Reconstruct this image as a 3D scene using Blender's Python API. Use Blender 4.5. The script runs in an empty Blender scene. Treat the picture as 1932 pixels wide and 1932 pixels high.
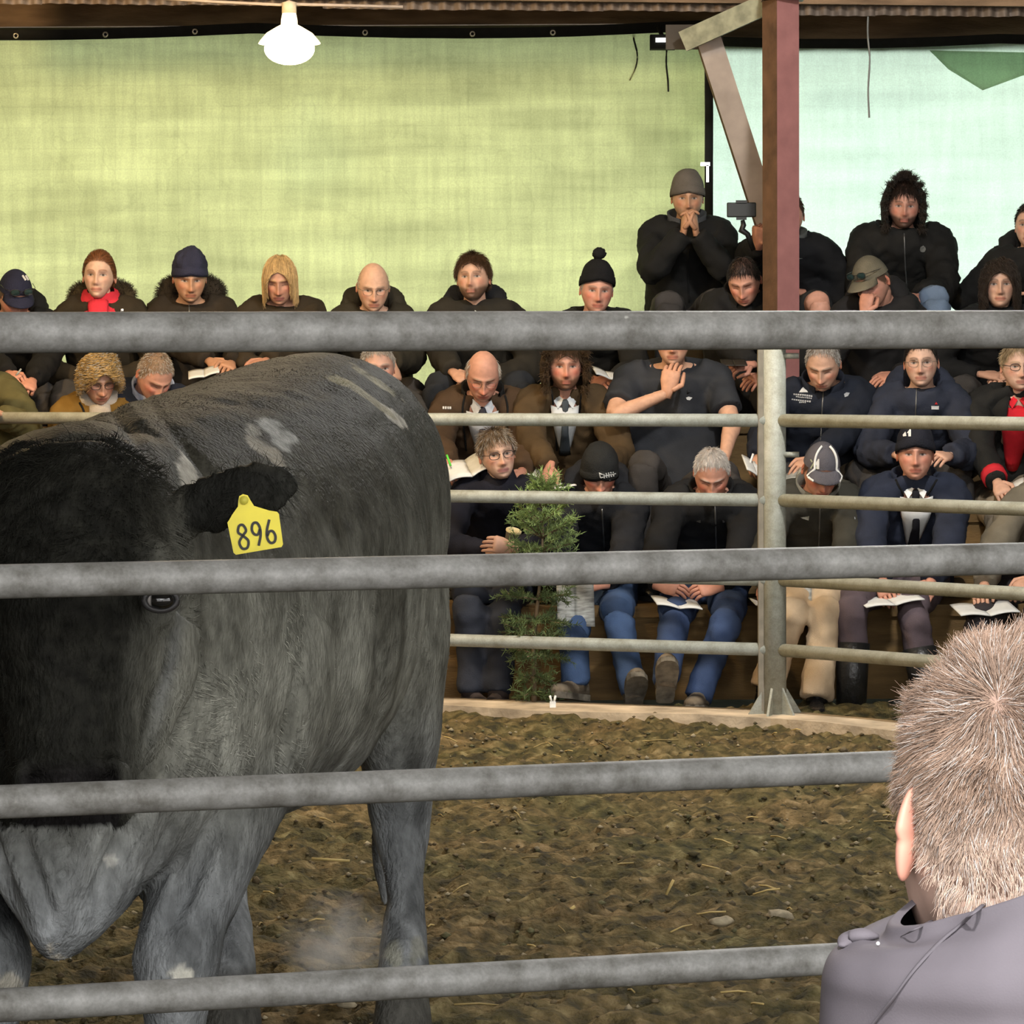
import bpy, bmesh, math, random
import numpy as np
from mathutils import Vector, Matrix

# ---------------------------------------------------------------- camera, sky, light, exposure
scene = bpy.context.scene
COL = scene.collection
F = 6500.0                     # focal length in pixels of the 1932 px frame
CAMZ = 1.55
PITCH = math.atan2(301.0, F)
ROLL = 0.005
_f = np.array([0, math.cos(PITCH), -math.sin(PITCH)])
_r0 = np.array([1.0, 0, 0])
_u0 = np.array([0, math.sin(PITCH), math.cos(PITCH)])
_u = _u0 * math.cos(ROLL) + _r0 * math.sin(ROLL)
_r = _r0 * math.cos(ROLL) - _u0 * math.sin(ROLL)
CAM = np.array([0, 0, CAMZ])


def P(px, py, d):
    """world point seen at a pixel of the photograph, at distance d along the view axis"""
    return CAM + d * (_f + (px - 966.0) / F * _r + (966.0 - py) / F * _u)


cam = bpy.data.cameras.new('camera')
cam.sensor_width = 36.0
cam.lens = 36.0 * F / 1932.0
cam.clip_start = 0.1
cam.clip_end = 200
camo = bpy.data.objects.new('camera', cam)
COL.objects.link(camo)
M = Matrix.Identity(4)
for i in range(3):
    M[i][0] = _r[i]
    M[i][1] = _u[i]
    M[i][2] = -_f[i]
    M[i][3] = CAM[i]
camo.matrix_world = M
scene.camera = camo

scene.view_settings.view_transform = 'Standard'
scene.view_settings.look = 'None'
scene.view_settings.gamma = 1.0
scene.view_settings.use_curve_mapping = False
scene.view_settings.exposure = 0.0
scene.cycles.use_denoising = True
scene.cycles.max_bounces = 6
scene.cycles.diffuse_bounces = 3
scene.cycles.glossy_bounces = 2
scene.cycles.transmission_bounces = 4
scene.cycles.volume_bounces = 3
scene.cycles.sample_clamp_indirect = 4.0
scene.cycles.caustics_reflective = False
scene.cycles.caustics_refractive = False

world = bpy.data.worlds.new('overcast_sky')
scene.world = world
world.use_nodes = True
wn = world.node_tree.nodes
wl = world.node_tree.links
bg = wn['Background']
bg.inputs['Strength'].default_value = 3.5
_tc = wn.new('ShaderNodeTexCoord')
_sp = wn.new('ShaderNodeSeparateXYZ')
_rp = wn.new('ShaderNodeValToRGB')
wl.new(_tc.outputs['Generated'], _sp.inputs[0])
wl.new(_sp.outputs['Z'], _rp.inputs[0])
_rp.color_ramp.elements[0].position = 0.0
_rp.color_ramp.elements[0].color = (1.0, 0.98, 0.95, 1)
_rp.color_ramp.elements[1].position = 1.0
_rp.color_ramp.elements[1].color = (0.90, 0.94, 1.0, 1)
wl.new(_rp.outputs[0], bg.inputs['Color'])


def light(name, kind, loc, energy, color, size=0.1, rot=None, size_y=None, spot=None):
    l = bpy.data.lights.new(name, kind)
    l.energy = energy
    l.color = color
    if kind == 'AREA':
        l.size = size
        if size_y:
            l.shape = 'RECTANGLE'
            l.size_y = size_y
    elif kind in ('POINT', 'SPOT'):
        l.shadow_soft_size = size
    if kind == 'SPOT':
        l.spot_size = spot or 1.5
        l.spot_blend = 0.6
    o = bpy.data.objects.new(name, l)
    o.location = loc
    if rot is not None:
        o.rotation_euler = Vector(rot).to_track_quat('-Z', 'Y').to_euler()
    COL.objects.link(o)
    return o


# pendant lamps of the shed that hang outside the frame: warm ones over the left stand, cool ones over the ring
WARM = (1.0, 0.70, 0.36)
COOL = (1.0, 0.985, 0.96)
light('stand_lamp_glow', 'POINT', (-3.4, 14.2, 3.4), 330, WARM, 0.12)
light('stand_lamp_glow_far', 'POINT', (-1.0, 13.6, 3.5), 230, (1.0, 0.76, 0.46), 0.12)
light('ring_lamp_glow', 'POINT', (1.4, 12.3, 4.2), 640, (1.0, 0.98, 0.94), 0.15)
light('ring_lamp_near', 'POINT', (0.9, 7.0, 4.4), 85, (1.0, 0.95, 0.86), 0.15)
light('open_side_daylight', 'AREA', (1.5, -2.5, 3.3), 330, COOL, 5.0, (-0.02, 1.0, -0.24), 2.4)
light('aisle_lamp', 'SPOT', (0.10, 0.95, 2.75), 240, (1.0, 0.97, 0.95), 0.10, (0.62, 1.3, -1.25), None, 1.0)

# ---------------------------------------------------------------- helpers
rng = np.random.default_rng(7)
random.seed(7)


def V3(*a):
    return np.array(a, dtype=float)


def nrm(v):
    v = np.asarray(v, float)
    n = np.linalg.norm(v, axis=-1, keepdims=True)
    return v / np.maximum(n, 1e-9)


def rotx(a):
    c, s = math.cos(a), math.sin(a)
    return np.array([[1, 0, 0], [0, c, -s], [0, s, c]])


def roty(a):
    c, s = math.cos(a), math.sin(a)
    return np.array([[c, 0, s], [0, 1, 0], [-s, 0, c]])


def rotz(a):
    c, s = math.cos(a), math.sin(a)
    return np.array([[c, -s, 0], [s, c, 0], [0, 0, 1]])


def sstep(a, b, x):
    t = np.clip((x - a) / (b - a), 0, 1)
    return t * t * (3 - 2 * t)


def _hash(ix, iy, iz, seed):
    h = (ix * 374761393 + iy * 668265263 + iz * 1274126177 + seed * 974711) & 0xFFFFFFFF
    h = ((h ^ (h >> 13)) * 1274126177) & 0xFFFFFFFF
    return ((h ^ (h >> 16)) & 0xFFFF) / 65535.0


def vnoise(p, scale, seed=0):
    """value noise in -1..1 at points p (n,3)"""
    q = np.asarray(p, float) * scale
    i = np.floor(q).astype(np.int64)
    f = q - i
    f = f * f * (3 - 2 * f)
    out = 0
    for dx in (0, 1):
        for dy in (0, 1):
            for dz in (0, 1):
                w = (f[:, 0] if dx else 1 - f[:, 0]) * (f[:, 1] if dy else 1 - f[:, 1]) * (f[:, 2] if dz else 1 - f[:, 2])
                out = out + w * _hash(i[:, 0] + dx, i[:, 1] + dy, i[:, 2] + dz, seed)
    return out * 2 - 1


class MB:
    """collects pieces of one mesh object"""

    def __init__(self):
        self.v, self.f, self.c, self.n = [], [], [], 0

    def add(self, V, faces, col=None):
        V = np.asarray(V, float).reshape(-1, 3)
        k = self.n
        self.v.append(V)
        self.f += [tuple(i + k for i in f) for f in faces]
        c = np.ones((len(V), 3)) * (np.asarray(col) if col is not None else np.array([.8, .8, .8]))
        self.c.append(c)
        self.n += len(V)
        return self

    def grid(self, G, closed=True, cap0=False, cap1=False, col=None):
        """G: rows x cols x 3"""
        G = np.asarray(G, float)
        R, C = G.shape[:2]
        fs = []
        cc = C if closed else C - 1
        for i in range(R - 1):
            a = i * C
            b = a + C
            for j in range(cc):
                j2 = (j + 1) % C
                fs.append((a + j, a + j2, b + j2, b + j))
        if cap0:
            fs.append(tuple(range(C - 1, -1, -1)))
        if cap1:
            fs.append(tuple(range((R - 1) * C, R * C)))
        if col is not None and np.ndim(col) == 3:
            col = np.asarray(col).reshape(-1, 3)
        return self.add(G, fs, col)

    def tube(self, pts, rad, n=8, ref=(0, 0, 1), col=None, flat=None, caps=True):
        self.grid(tube_grid(pts, rad, n, ref, flat), True, caps, caps, col)
        return self

    def box(self, c, s, R=None, col=None):
        x, y, z = np.asarray(s, float) / 2
        V = np.array([[-x, -y, -z], [x, -y, -z], [x, y, -z], [-x, y, -z], [-x, -y, z], [x, -y, z], [x, y, z], [-x, y, z]])
        if R is not None:
            V = V @ np.asarray(R).T
        return self.add(V + np.asarray(c, float), [(3, 2, 1, 0), (4, 5, 6, 7), (0, 1, 5, 4), (1, 2, 6, 5), (2, 3, 7, 6), (3, 0, 4, 7)], col)

    def arrays(self):
        return np.concatenate(self.v), self.f, np.concatenate(self.c)

    def build(self, name, mat, parent=None, smooth=True, colors=False):
        V, Fc, C = self.arrays()
        return mesh_obj(name, V, Fc, mat, parent, smooth, C if colors else None)


def tube_grid(pts, rad, n=8, ref=(0, 0, 1), flat=None):
    pts = np.asarray(pts, float)
    rad = np.asarray(rad, float)
    if rad.ndim == 0:
        rad = np.ones(len(pts)) * rad
    if rad.ndim == 1:
        rad = np.stack([rad, rad], 1)
    if flat is not None:
        rad = rad * np.asarray(flat)
    t = nrm(np.gradient(pts, axis=0))
    ref = np.asarray(ref, float)
    s = np.cross(ref, t)
    bad = np.linalg.norm(s, axis=1) < 1e-3
    s[bad] = np.cross(V3(0, 1, 0.1), t[bad])
    s = nrm(s)
    v = np.cross(t, s)
    a = np.linspace(0, 2 * np.pi, n, endpoint=False)
    return pts[:, None] + rad[:, 0][:, None, None] * np.cos(a)[None, :, None] * s[:, None] + rad[:, 1][:, None, None] * np.sin(a)[None, :, None] * v[:, None]


def spline(ctrl, n):
    """Catmull-Rom through rows of ctrl"""
    c = np.asarray(ctrl, float)
    c = np.vstack([2 * c[0] - c[1], c, 2 * c[-1] - c[-2]])
    m = len(c) - 3
    out = []
    for u in np.linspace(0, m - 1e-6, n):
        i = int(u)
        t = u - i
        p0, p1, p2, p3 = c[i:i + 4]
        out.append(.5 * ((2 * p1) + (-p0 + p2) * t + (2 * p0 - 5 * p1 + 4 * p2 - p3) * t * t + (-p0 + 3 * p1 - 3 * p2 + p3) * t ** 3))
    return np.array(out)


def base_of(parent):
    b = V3(0, 0, 0)
    while parent is not None:
        b = b + np.array(parent.location)
        parent = parent.parent
    return b


def mesh_obj(name, V, faces, mat, parent=None, smooth=True, colors=None):
    me = bpy.data.meshes.new(name)
    V = np.asarray(V, float) - base_of(parent)
    me.from_pydata(V.tolist(), [], faces)
    if smooth:
        me.polygons.foreach_set('use_smooth', np.ones(len(me.polygons), bool))
    if colors is not None:
        a = me.attributes.new('Col', 'FLOAT_COLOR', 'POINT')
        c4 = np.ones((len(V), 4), np.float32)
        c4[:, :3] = colors
        a.data.foreach_set('color', c4.ravel())
    if mat is not None:
        me.materials.append(mat)
    me.update()
    o = bpy.data.objects.new(name, me)
    COL.objects.link(o)
    o.parent = parent
    return o


def thing(name, label, cat, loc, group=None):
    o = bpy.data.objects.new(name, None)
    o.empty_display_size = 0.1
    o.location = [float(x) for x in loc]
    COL.objects.link(o)
    return tag(o, label, cat, group)


def tag(o, label, cat, group=None):
    o['label'] = label
    o['category'] = cat
    if group:
        o['group'] = group
    return o


def struct(o):
    o['kind'] = 'structure'
    return o


def modifier(o, kind, **kw):
    m = o.modifiers.new(kind.lower(), kind)
    for k, v in kw.items():
        setattr(m, k, v)
    return m


_texs = {}


def clouds(size, depth=2):
    if (size, depth) not in _texs:
        t = bpy.data.textures.new('clouds', 'CLOUDS')
        t.noise_scale = size
        t.noise_depth = depth
        _texs[(size, depth)] = t
    return _texs[(size, depth)]


def remeshed(o, voxel, smooth_it=4, fold=0.0, fold_size=0.1):
    modifier(o, 'REMESH', mode='VOXEL', voxel_size=voxel, use_smooth_shade=True)
    if smooth_it:
        modifier(o, 'SMOOTH', factor=0.5, iterations=smooth_it)
    if fold:
        m = modifier(o, 'DISPLACE', strength=fold, mid_level=0.5, texture_coords='LOCAL')
        m.texture = clouds(fold_size)
    return o


def hair_curves(name, pts, radius, mat, parent=None, colors=None):
    """pts: n x k x 3"""
    pts = np.asarray(pts, float) - base_of(parent)
    n, k = pts.shape[:2]
    hc = bpy.data.hair_curves.new(name)
    hc.add_curves([k] * n)
    hc.attributes['position'].data.foreach_set('vector', pts.astype(np.float32).ravel())
    ra = hc.attributes.get('radius') or hc.attributes.new('radius', 'FLOAT', 'POINT')
    r = np.ones((n, k), np.float32) * radius * np.linspace(1, 0.35, k)[None]
    ra.data.foreach_set('value', r.ravel())
    if colors is not None:
        a = hc.attributes.new('Col', 'FLOAT_COLOR', 'CURVE')
        c4 = np.ones((n, 4), np.float32)
        c4[:, :3] = colors
        a.data.foreach_set('color', c4.ravel())
    hc.materials.append(mat)
    o = bpy.data.objects.new(name, hc)
    COL.objects.link(o)
    o.parent = parent
    return o


# ---------------------------------------------------------------- materials
_mats = {}


def mat(name, color, rough=0.7, metal=0.0, vary=0.15, vscale=20.0, bump=0.0, bscale=60.0, spec=0.3, color2=None, stretch=None, attr=False,
        detail=4.0, coat=0.0, emit=None, estr=0.0):
    if name in _mats:
        return _mats[name]
    m = bpy.data.materials.new(name)
    m.use_nodes = True
    nt = m.node_tree
    N, L = nt.nodes, nt.links
    b = N['Principled BSDF']
    b.inputs['Roughness'].default_value = rough
    b.inputs['Metallic'].default_value = metal
    b.inputs['Specular IOR Level'].default_value = spec
    if coat:
        b.inputs['Coat Weight'].default_value = coat
    tc = N.new('ShaderNodeTexCoord')
    mp = N.new('ShaderNodeMapping')
    L.new(tc.outputs['Object'], mp.inputs[0])
    if stretch:
        mp.inputs['Scale'].default_value = stretch
    nz = N.new('ShaderNodeTexNoise')
    nz.inputs['Scale'].default_value = vscale
    nz.inputs['Detail'].default_value = detail
    L.new(mp.outputs[0], nz.inputs['Vector'])
    rp = N.new('ShaderNodeValToRGB')
    L.new(nz.outputs['Fac'], rp.inputs[0])
    rp.color_ramp.elements[0].position = 0.3
    rp.color_ramp.elements[1].position = 0.7
    if attr:
        at = N.new('ShaderNodeAttribute')
        at.attribute_name = 'Col'
        rp.color_ramp.elements[0].color = (1 - vary,) * 3 + (1,)
        rp.color_ramp.elements[1].color = (1 + vary,) * 3 + (1,)
        mx = N.new('ShaderNodeMix')
        mx.data_type = 'RGBA'
        mx.blend_type = 'MULTIPLY'
        mx.inputs[0].default_value = 1.0
        L.new(at.outputs['Color'], mx.inputs[6])
        L.new(rp.outputs[0], mx.inputs[7])
        L.new(mx.outputs[2], b.inputs['Base Color'])
    else:
        c = np.array(color)
        c0 = c * (1 - vary) if color2 is None else c
        c1 = np.minimum(c * (1 + vary), 1) if color2 is None else np.array(color2)
        rp.color_ramp.elements[0].color = (*c0, 1)
        rp.color_ramp.elements[1].color = (*c1, 1)
        L.new(rp.outputs[0], b.inputs['Base Color'])
    if bump:
        n2 = N.new('ShaderNodeTexNoise')
        n2.inputs['Scale'].default_value = bscale
        n2.inputs['Detail'].default_value = 3
        L.new(mp.outputs[0], n2.inputs['Vector'])
        bp = N.new('ShaderNodeBump')
        bp.inputs['Strength'].default_value = bump
        bp.inputs['Distance'].default_value = 0.01
        L.new(n2.outputs['Fac'], bp.inputs['Height'])
        L.new(bp.outputs[0], b.inputs['Normal'])
    if emit is not None:
        b.inputs['Emission Color'].default_value = (*emit, 1)
        b.inputs['Emission Strength'].default_value = estr
    _mats[name] = m
    return m


def hexc(r, g, b):
    """sRGB 0..255 to linear"""
    c = np.array([r, g, b]) / 255.0
    return tuple(np.where(c <= 0.04045, c / 12.92, ((c + 0.055) / 1.055) ** 2.4))


def fabric(key, color, bump=0.25, rough=0.85):
    return mat('cloth_' + key, color, rough, 0, 0.22, 9.0, bump, 220.0, 0.18)


SKIN = mat('skin', None, 0.55, attr=True, vary=0.10, vscale=45, spec=0.35)
COATM = mat('coat_hair', None, 0.85, attr=True, vary=0.1, vscale=60, spec=0.05)
HAIRM = mat('hair', None, 0.5, attr=True, vary=0.15, vscale=60, spec=0.25)
GALV = None
# ================================================================ SETTING
def xy(px, d):
    return ((px - 966.0) / F * d, d)


# --- ground of the ring
def fbm(p, scale, octs, seed=0, gain=0.5):
    out, a = 0, 1.0
    for k in range(octs):
        out = out + a * vnoise(p, scale * 2 ** k, seed + k)
        a *= gain
    return out


def ground_h(x, y):
    p = np.stack([x, y, np.zeros_like(x)], 1)
    h = 0.018 * vnoise(p, 2.2, 3) + 0.014 * vnoise(p, 6.5, 5) + 0.021 * vnoise(p * V3(1, 1.4, 1), 14, 6) + 0.016 * vnoise(p * V3(1, 1.3, 1), 31, 8)
    return h + 0.012 * np.maximum(0, vnoise(p, 11, 9)) ** 2


def dirt_material():
    m = bpy.data.materials.new('trampled_dirt')
    m.use_nodes = True
    N, L = m.node_tree.nodes, m.node_tree.links
    b = N['Principled BSDF']
    b.inputs['Roughness'].default_value = 0.9
    b.inputs['Specular IOR Level'].default_value = 0.2
    tc = N.new('ShaderNodeTexCoord')

    def noise(s, d, st=None):
        n = N.new('ShaderNodeTexNoise')
        n.inputs['Scale'].default_value = s
        n.inputs['Detail'].default_value = d
        L.new(tc.outputs['Object'], n.inputs['Vector'])
        return n

    r1 = N.new('ShaderNodeValToRGB')
    n1 = noise(17, 8)
    L.new(n1.outputs['Fac'], r1.inputs[0])
    e = r1.color_ramp.elements
    e[0].position, e[0].color = 0.34, (0.042, 0.037, 0.024, 1)
    e[1].position, e[1].color = 0.60, (0.170, 0.128, 0.066, 1)
    e2 = r1.color_ramp.elements.new(0.48)
    e2.color = (0.094, 0.074, 0.035, 1)
    e3 = r1.color_ramp.elements.new(0.72)
    e3.color = (0.28, 0.222, 0.13, 1)
    r2 = N.new('ShaderNodeValToRGB')
    n2 = noise(2.3, 3)
    L.new(n2.outputs['Fac'], r2.inputs[0])
    e = r2.color_ramp.elements
    e[0].position, e[0].color = 0.35, (0.78, 0.86, 0.68, 1)
    e[1].position, e[1].color = 0.65, (1.13, 1.04, 0.92, 1)
    mx = N.new('ShaderNodeMix')
    mx.data_type = 'RGBA'
    mx.blend_type = 'MULTIPLY'
    mx.inputs[0].default_value = 1
    L.new(r1.outputs[0], mx.inputs[6])
    L.new(r2.outputs[0], mx.inputs[7])
    L.new(mx.outputs[2], b.inputs['Base Color'])
    n3 = noise(60, 5)
    bp = N.new('ShaderNodeBump')
    bp.inputs['Strength'].default_value = 0.9
    bp.inputs['Distance'].default_value = 0.02
    L.new(n3.outputs['Fac'], bp.inputs['Height'])
    L.new(bp.outputs[0], b.inputs['Normal'])
    return m


DIRT = dirt_material()
xs = np.arange(-2.6, 2.61, 0.0165)
ys = np.arange(5.4, 14.9, 0.0185)
X, Y = np.meshgrid(xs, ys)
G = np.stack([X, Y, ground_h(X.ravel(), Y.ravel()).reshape(X.shape)], 2)
mb = MB().grid(G, closed=False)
floor_o = mb.build('floor', DIRT)
struct(floor_o)
mb = MB()
mb.box((0, 8, -0.09), (26, 34, 0.06))
struct(mb.build('floor_base', mat('earth_floor', (0.07, 0.055, 0.035), 0.95, vary=0.3, vscale=3, bump=0.6, bscale=20), None, False))

# loose clods and straw on the ring floor
mb = MB()
ico = [(0, 0, 1), (.9, 0, .2), (.3, .85, .2), (-.75, .5, .2), (-.75, -.5, .2), (.3, -.85, .2), (0, 0, -.6)]
icf = [(0, 1, 2), (0, 2, 3), (0, 3, 4), (0, 4, 5), (0, 5, 1), (6, 2, 1), (6, 3, 2), (6, 4, 3), (6, 5, 4), (6, 1, 5)]
n = 6500
cx = rng.uniform(-2.6, 2.6, n)
cy = 5.4 + 9.0 * rng.uniform(0, 1, n) ** 0.8
cz = ground_h(cx, cy)
cc = np.array([[0.12, 0.09, 0.048], [0.17, 0.13, 0.075], [0.07, 0.058, 0.03], [0.10, 0.095, 0.048], [0.30, 0.25, 0.16]])
for i in range(n):
    s = rng.uniform(0.004, 0.015) * (1.6 if rng.random() < .08 else 1)
    V = np.array(ico) * s * rng.uniform(.6, 1.3, (7, 3)) @ rotz(rng.uniform(0, 6)).T
    V[:, 2] *= 0.7
    mb.add(V + V3(cx[i], cy[i], cz[i] + s * .15), icf, cc[rng.choice(5, p=[.26, .26, .14, .16, .18])] * rng.uniform(.7, 1.25))
o = mb.build('loose_clods', mat('clod', None, 0.95, attr=True, vary=0.3, vscale=40, bump=0.5), None, True, True)
tag(o, 'brown crumbs of dirt and dung scattered over the ring floor', 'dirt')['kind'] = 'stuff'
mb = MB()
for i in range(280):
    x, y = rng.uniform(-2.6, 2.6), 5.6 + 8.4 * rng.random()
    z = ground_h(np.array([x]), np.array([y]))[0] + 0.012
    a = rng.uniform(0, 6.28)
    l = rng.uniform(0.012, 0.05) * (1.6 if rng.random() < .08 else 1)
    d = V3(math.cos(a), math.sin(a), rng.uniform(-.1, .35)) * l
    p = V3(x, y, z)
    mb.tube([p - d, p + d * .1 + V3(0, 0, .004), p + d], 0.0026, 4, col=np.array([0.42, 0.31, 0.12]) * rng.uniform(.5, 1.3))
# the few straws that stand out
for (x0, y0, x1, y1) in ((1271, 1660, 1257, 1702), (1085, 1710, 1073, 1731), (1800, 1905, 1930, 1880), (588, 1620, 660, 1634)):
    d0 = F * CAMZ / (y1 - 665)
    p, q = P(x1, y1, d0), P(x0, y0, d0)
    p[2] = max(p[2], 0.02)
    mb.tube([p, (p + q) / 2, q], 0.0045, 5, col=(0.5, 0.38, 0.15))
o = mb.build('loose_straw', mat('straw', None, 0.7, attr=True, vary=0.2), None, True, True)
tag(o, 'pale yellow straw bits lying on the dirt of the ring', 'straw')['kind'] = 'stuff'
# pale lumps
for i, (px, py, s) in enumerate(((1358, 1738, .020), (1470, 1730, .026), (1250, 1645, .012), (655, 1896, .015))):
    d0 = F * CAMZ / (py + 12 - 665)
    c = P(px, py, d0)
    u = np.linspace(0, np.pi, 7)
    w = np.linspace(0, 2 * np.pi, 10, endpoint=False)
    Gs = np.stack([np.sin(u)[:, None] * np.cos(w)[None] * s * 1.5, np.sin(u)[:, None] * np.sin(w)[None] * s, np.cos(u)[:, None] * np.ones(10)[None] * s * .6], 2)
    Gs *= (1 + .55 * vnoise(Gs.reshape(-1, 3), 75, i).reshape(7, 10))[..., None]
    o = MB().grid(Gs + c).build('stone', mat('pale_stone', (0.33, 0.28, 0.19), 0.9, vary=0.35, vscale=30, bump=.5))
    tag(o, ['small pale stone on dirt right of the longest standing straw', 'larger pale clump on dirt by the grey rail near the hooded man',
            'tiny pale stone on dirt in the middle of the ring', 'small pale stone under the lowest near rail beside the hind hoof'][i], 'stone')

# --- far fence of the ring: kerb, post, rails
POST = P(1462, 1362, 14.4)
POST[2] = 0
dirL = nrm(V3(-1, 0.42, 0))
dirR = nrm(V3(1, -1.02, 0))


def galv_material(name, c1, c2, c3):
    m = bpy.data.materials.new(name)
    m.use_nodes = True
    N, L = m.node_tree.nodes, m.node_tree.links
    b = N['Principled BSDF']
    b.inputs['Metallic'].default_value = 0.12
    b.inputs['Roughness'].default_value = 0.6
    tc = N.new('ShaderNodeTexCoord')
    n1 = N.new('ShaderNodeTexNoise')
    n1.inputs['Scale'].default_value = 14
    n1.inputs['Detail'].default_value = 7
    n1.inputs['Roughness'].default_value = 0.7
    L.new(tc.outputs['Object'], n1.inputs['Vector'])
    r = N.new('ShaderNodeValToRGB')
    L.new(n1.outputs['Fac'], r.inputs[0])
    e = r.color_ramp.elements
    e[0].position, e[0].color = 0.32, (*c1, 1)
    e[1].position, e[1].color = 0.56, (*c2, 1)
    k = r.color_ramp.elements.new(0.74)
    k.color = (*c3, 1)
    v = N.new('ShaderNodeTexNoise')
    v.inputs['Scale'].default_value = 160
    L.new(tc.outputs['Object'], v.inputs['Vector'])
    r2 = N.new('ShaderNodeValToRGB')
    L.new(v.outputs['Fac'], r2.inputs[0])
    r2.color_ramp.elements[0].color = (.75, .75, .75, 1)
    r2.color_ramp.elements[1].color = (1.2, 1.2, 1.2, 1)
    mx = N.new('ShaderNodeMix')
    mx.data_type = 'RGBA'
    mx.blend_type = 'MULTIPLY'
    mx.inputs[0].default_value = 1
    L.new(r.outputs[0], mx.inputs[6])
    L.new(r2.outputs[0], mx.inputs[7])
    # dried splashes
    n3 = N.new('ShaderNodeTexNoise')
    n3.inputs['Scale'].default_value = 26
    n3.inputs['Detail'].default_value = 2
    L.new(tc.outputs['Object'], n3.inputs['Vector'])
    r3 = N.new('ShaderNodeValToRGB')
    L.new(n3.outputs['Fac'], r3.inputs[0])
    r3.color_ramp.elements[0].position = 0.74
    r3.color_ramp.elements[0].color = (0, 0, 0, 1)
    r3.color_ramp.elements[1].position = 0.80
    r3.color_ramp.elements[1].color = (1, 1, 1, 1)
    m2 = N.new('ShaderNodeMix')
    m2.data_type = 'RGBA'
    L.new(r3.outputs[0], m2.inputs[0])
    L.new(mx.outputs[2], m2.inputs[6])
    m2.inputs[7].default_value = (0.42, 0.42, 0.38, 1)
    L.new(m2.outputs[2], b.inputs['Base Color'])
    bp = N.new('ShaderNodeBump')
    bp.inputs['Strength'].default_value = 0.25
    bp.inputs['Distance'].default_value = 0.004
    L.new(n1.outputs['Fac'], bp.inputs['Height'])
    L.new(bp.outputs[0], b.inputs['Normal'])
    return m


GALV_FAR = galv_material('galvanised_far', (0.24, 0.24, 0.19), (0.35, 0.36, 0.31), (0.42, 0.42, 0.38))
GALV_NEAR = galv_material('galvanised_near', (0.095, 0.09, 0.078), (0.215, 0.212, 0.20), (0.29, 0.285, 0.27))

far = thing('fence', 'far pipe fence with galvanised post and rails in front of the seated crowd', 'fence', POST)
RAILZ = [1.595, 1.262, 0.930, 0.598, 0.305]
mb = MB()
mb.tube([POST + V3(0, 0, .02), POST + V3(0, 0, .8), POST + V3(0, 0, 1.62)], 0.048, 20, ref=(0, 1, 0))
mb.build('post', GALV_FAR, far)
mb = MB()
mb.box(POST + V3(-.058, .01, .83), (.022, .05, 1.56))
mb.build('channel', mat('weathered_steel', (0.26, 0.23, 0.18), 0.7, 0.3, .2, 20), far, False)
for ang in (0, 60, 120, 180, 240, 300):
    R = rotz(math.radians(ang + 10))
    V = np.array([[.04, -.005, .012], [.115, -.005, .012], [.115, -.005, .035], [.04, -.005, .16], [.04, .005, .012], [.115, .005, .012], [.115, .005, .035], [.04, .005, .16]]) @ R.T + POST
    MB().add(V, [(0, 1, 2, 3), (7, 6, 5, 4), (0, 4, 5, 1), (1, 5, 6, 2), (2, 6, 7, 3), (3, 7, 4, 0)]).build('gusset', GALV_FAR, far, False)
mb = MB()
mb.tube([POST + V3(0, 0, .0), POST + V3(0, 0, .015)], .12, 20, ref=(0, 1, 0))
mb.build('base_plate', GALV_FAR, far)
for z in RAILZ:
    for dr, ln in ((dirL, 4.6), (dirR, 3.6)):
        ze = POST + V3(0, 0, z)
        off = V3(0.03, -0.028, 0) if dr is dirR else V3(-0.03, 0, 0)
        zz = V3(0, 0, -.0 if dr is dirL else .0)
        o = MB().tube([ze + off + zz, ze + off + dr * ln * .5 + zz, ze + off + dr * ln + zz], 0.0275, 16).build('rail', GALV_FAR, far)
for z in (1.12, .63, 1.53):
    MB().tube([POST + V3(.03, -.02, z), POST + V3(.10, -.03, z)], .012, 8).build('peg', GALV_FAR, far)
for dr, ln in ((dirL, 4.6), (dirR, 3.6)):
    e = POST + dr * ln
    MB().tube([e, e + V3(0, 0, .8), e + V3(0, 0, 1.62)], 0.048, 16, ref=(0, 1, 0)).build('post', GALV_FAR, far)

kerbm = mat('kerb_concrete', (0.52, 0.42, 0.30), 0.9, vary=0.35, vscale=7, bump=.4, bscale=50)
mb = MB()
inn = V3(-.12, -1, 0)
for dr, ln in ((dirL, 5.0), (dirR, 4.0)):
    nrml = V3(dr[1], -dr[0], 0)
    if nrml[1] > 0:
        nrml = -nrml
    k = 14
    a = POST + nrm(V3(-.18, -.98, 0)) * .17
    b2 = POST - nrm(V3(-.18, -.98, 0)) * .13
    pts = []
    rows = []
    for i in range(k + 1):
        t = i / k * ln
        rows.append([a + dr * t + V3(0, 0, -.08), a + dr * t + V3(0, 0, .035 + .006 * math.sin(i * 1.7)), b2 + dr * t + V3(0, 0, .04), b2 + dr * t + V3(0, 0, -.08)])
    mb.grid(rows, closed=False)
struct(mb.build('trim_1', kerbm, None, False))

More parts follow.
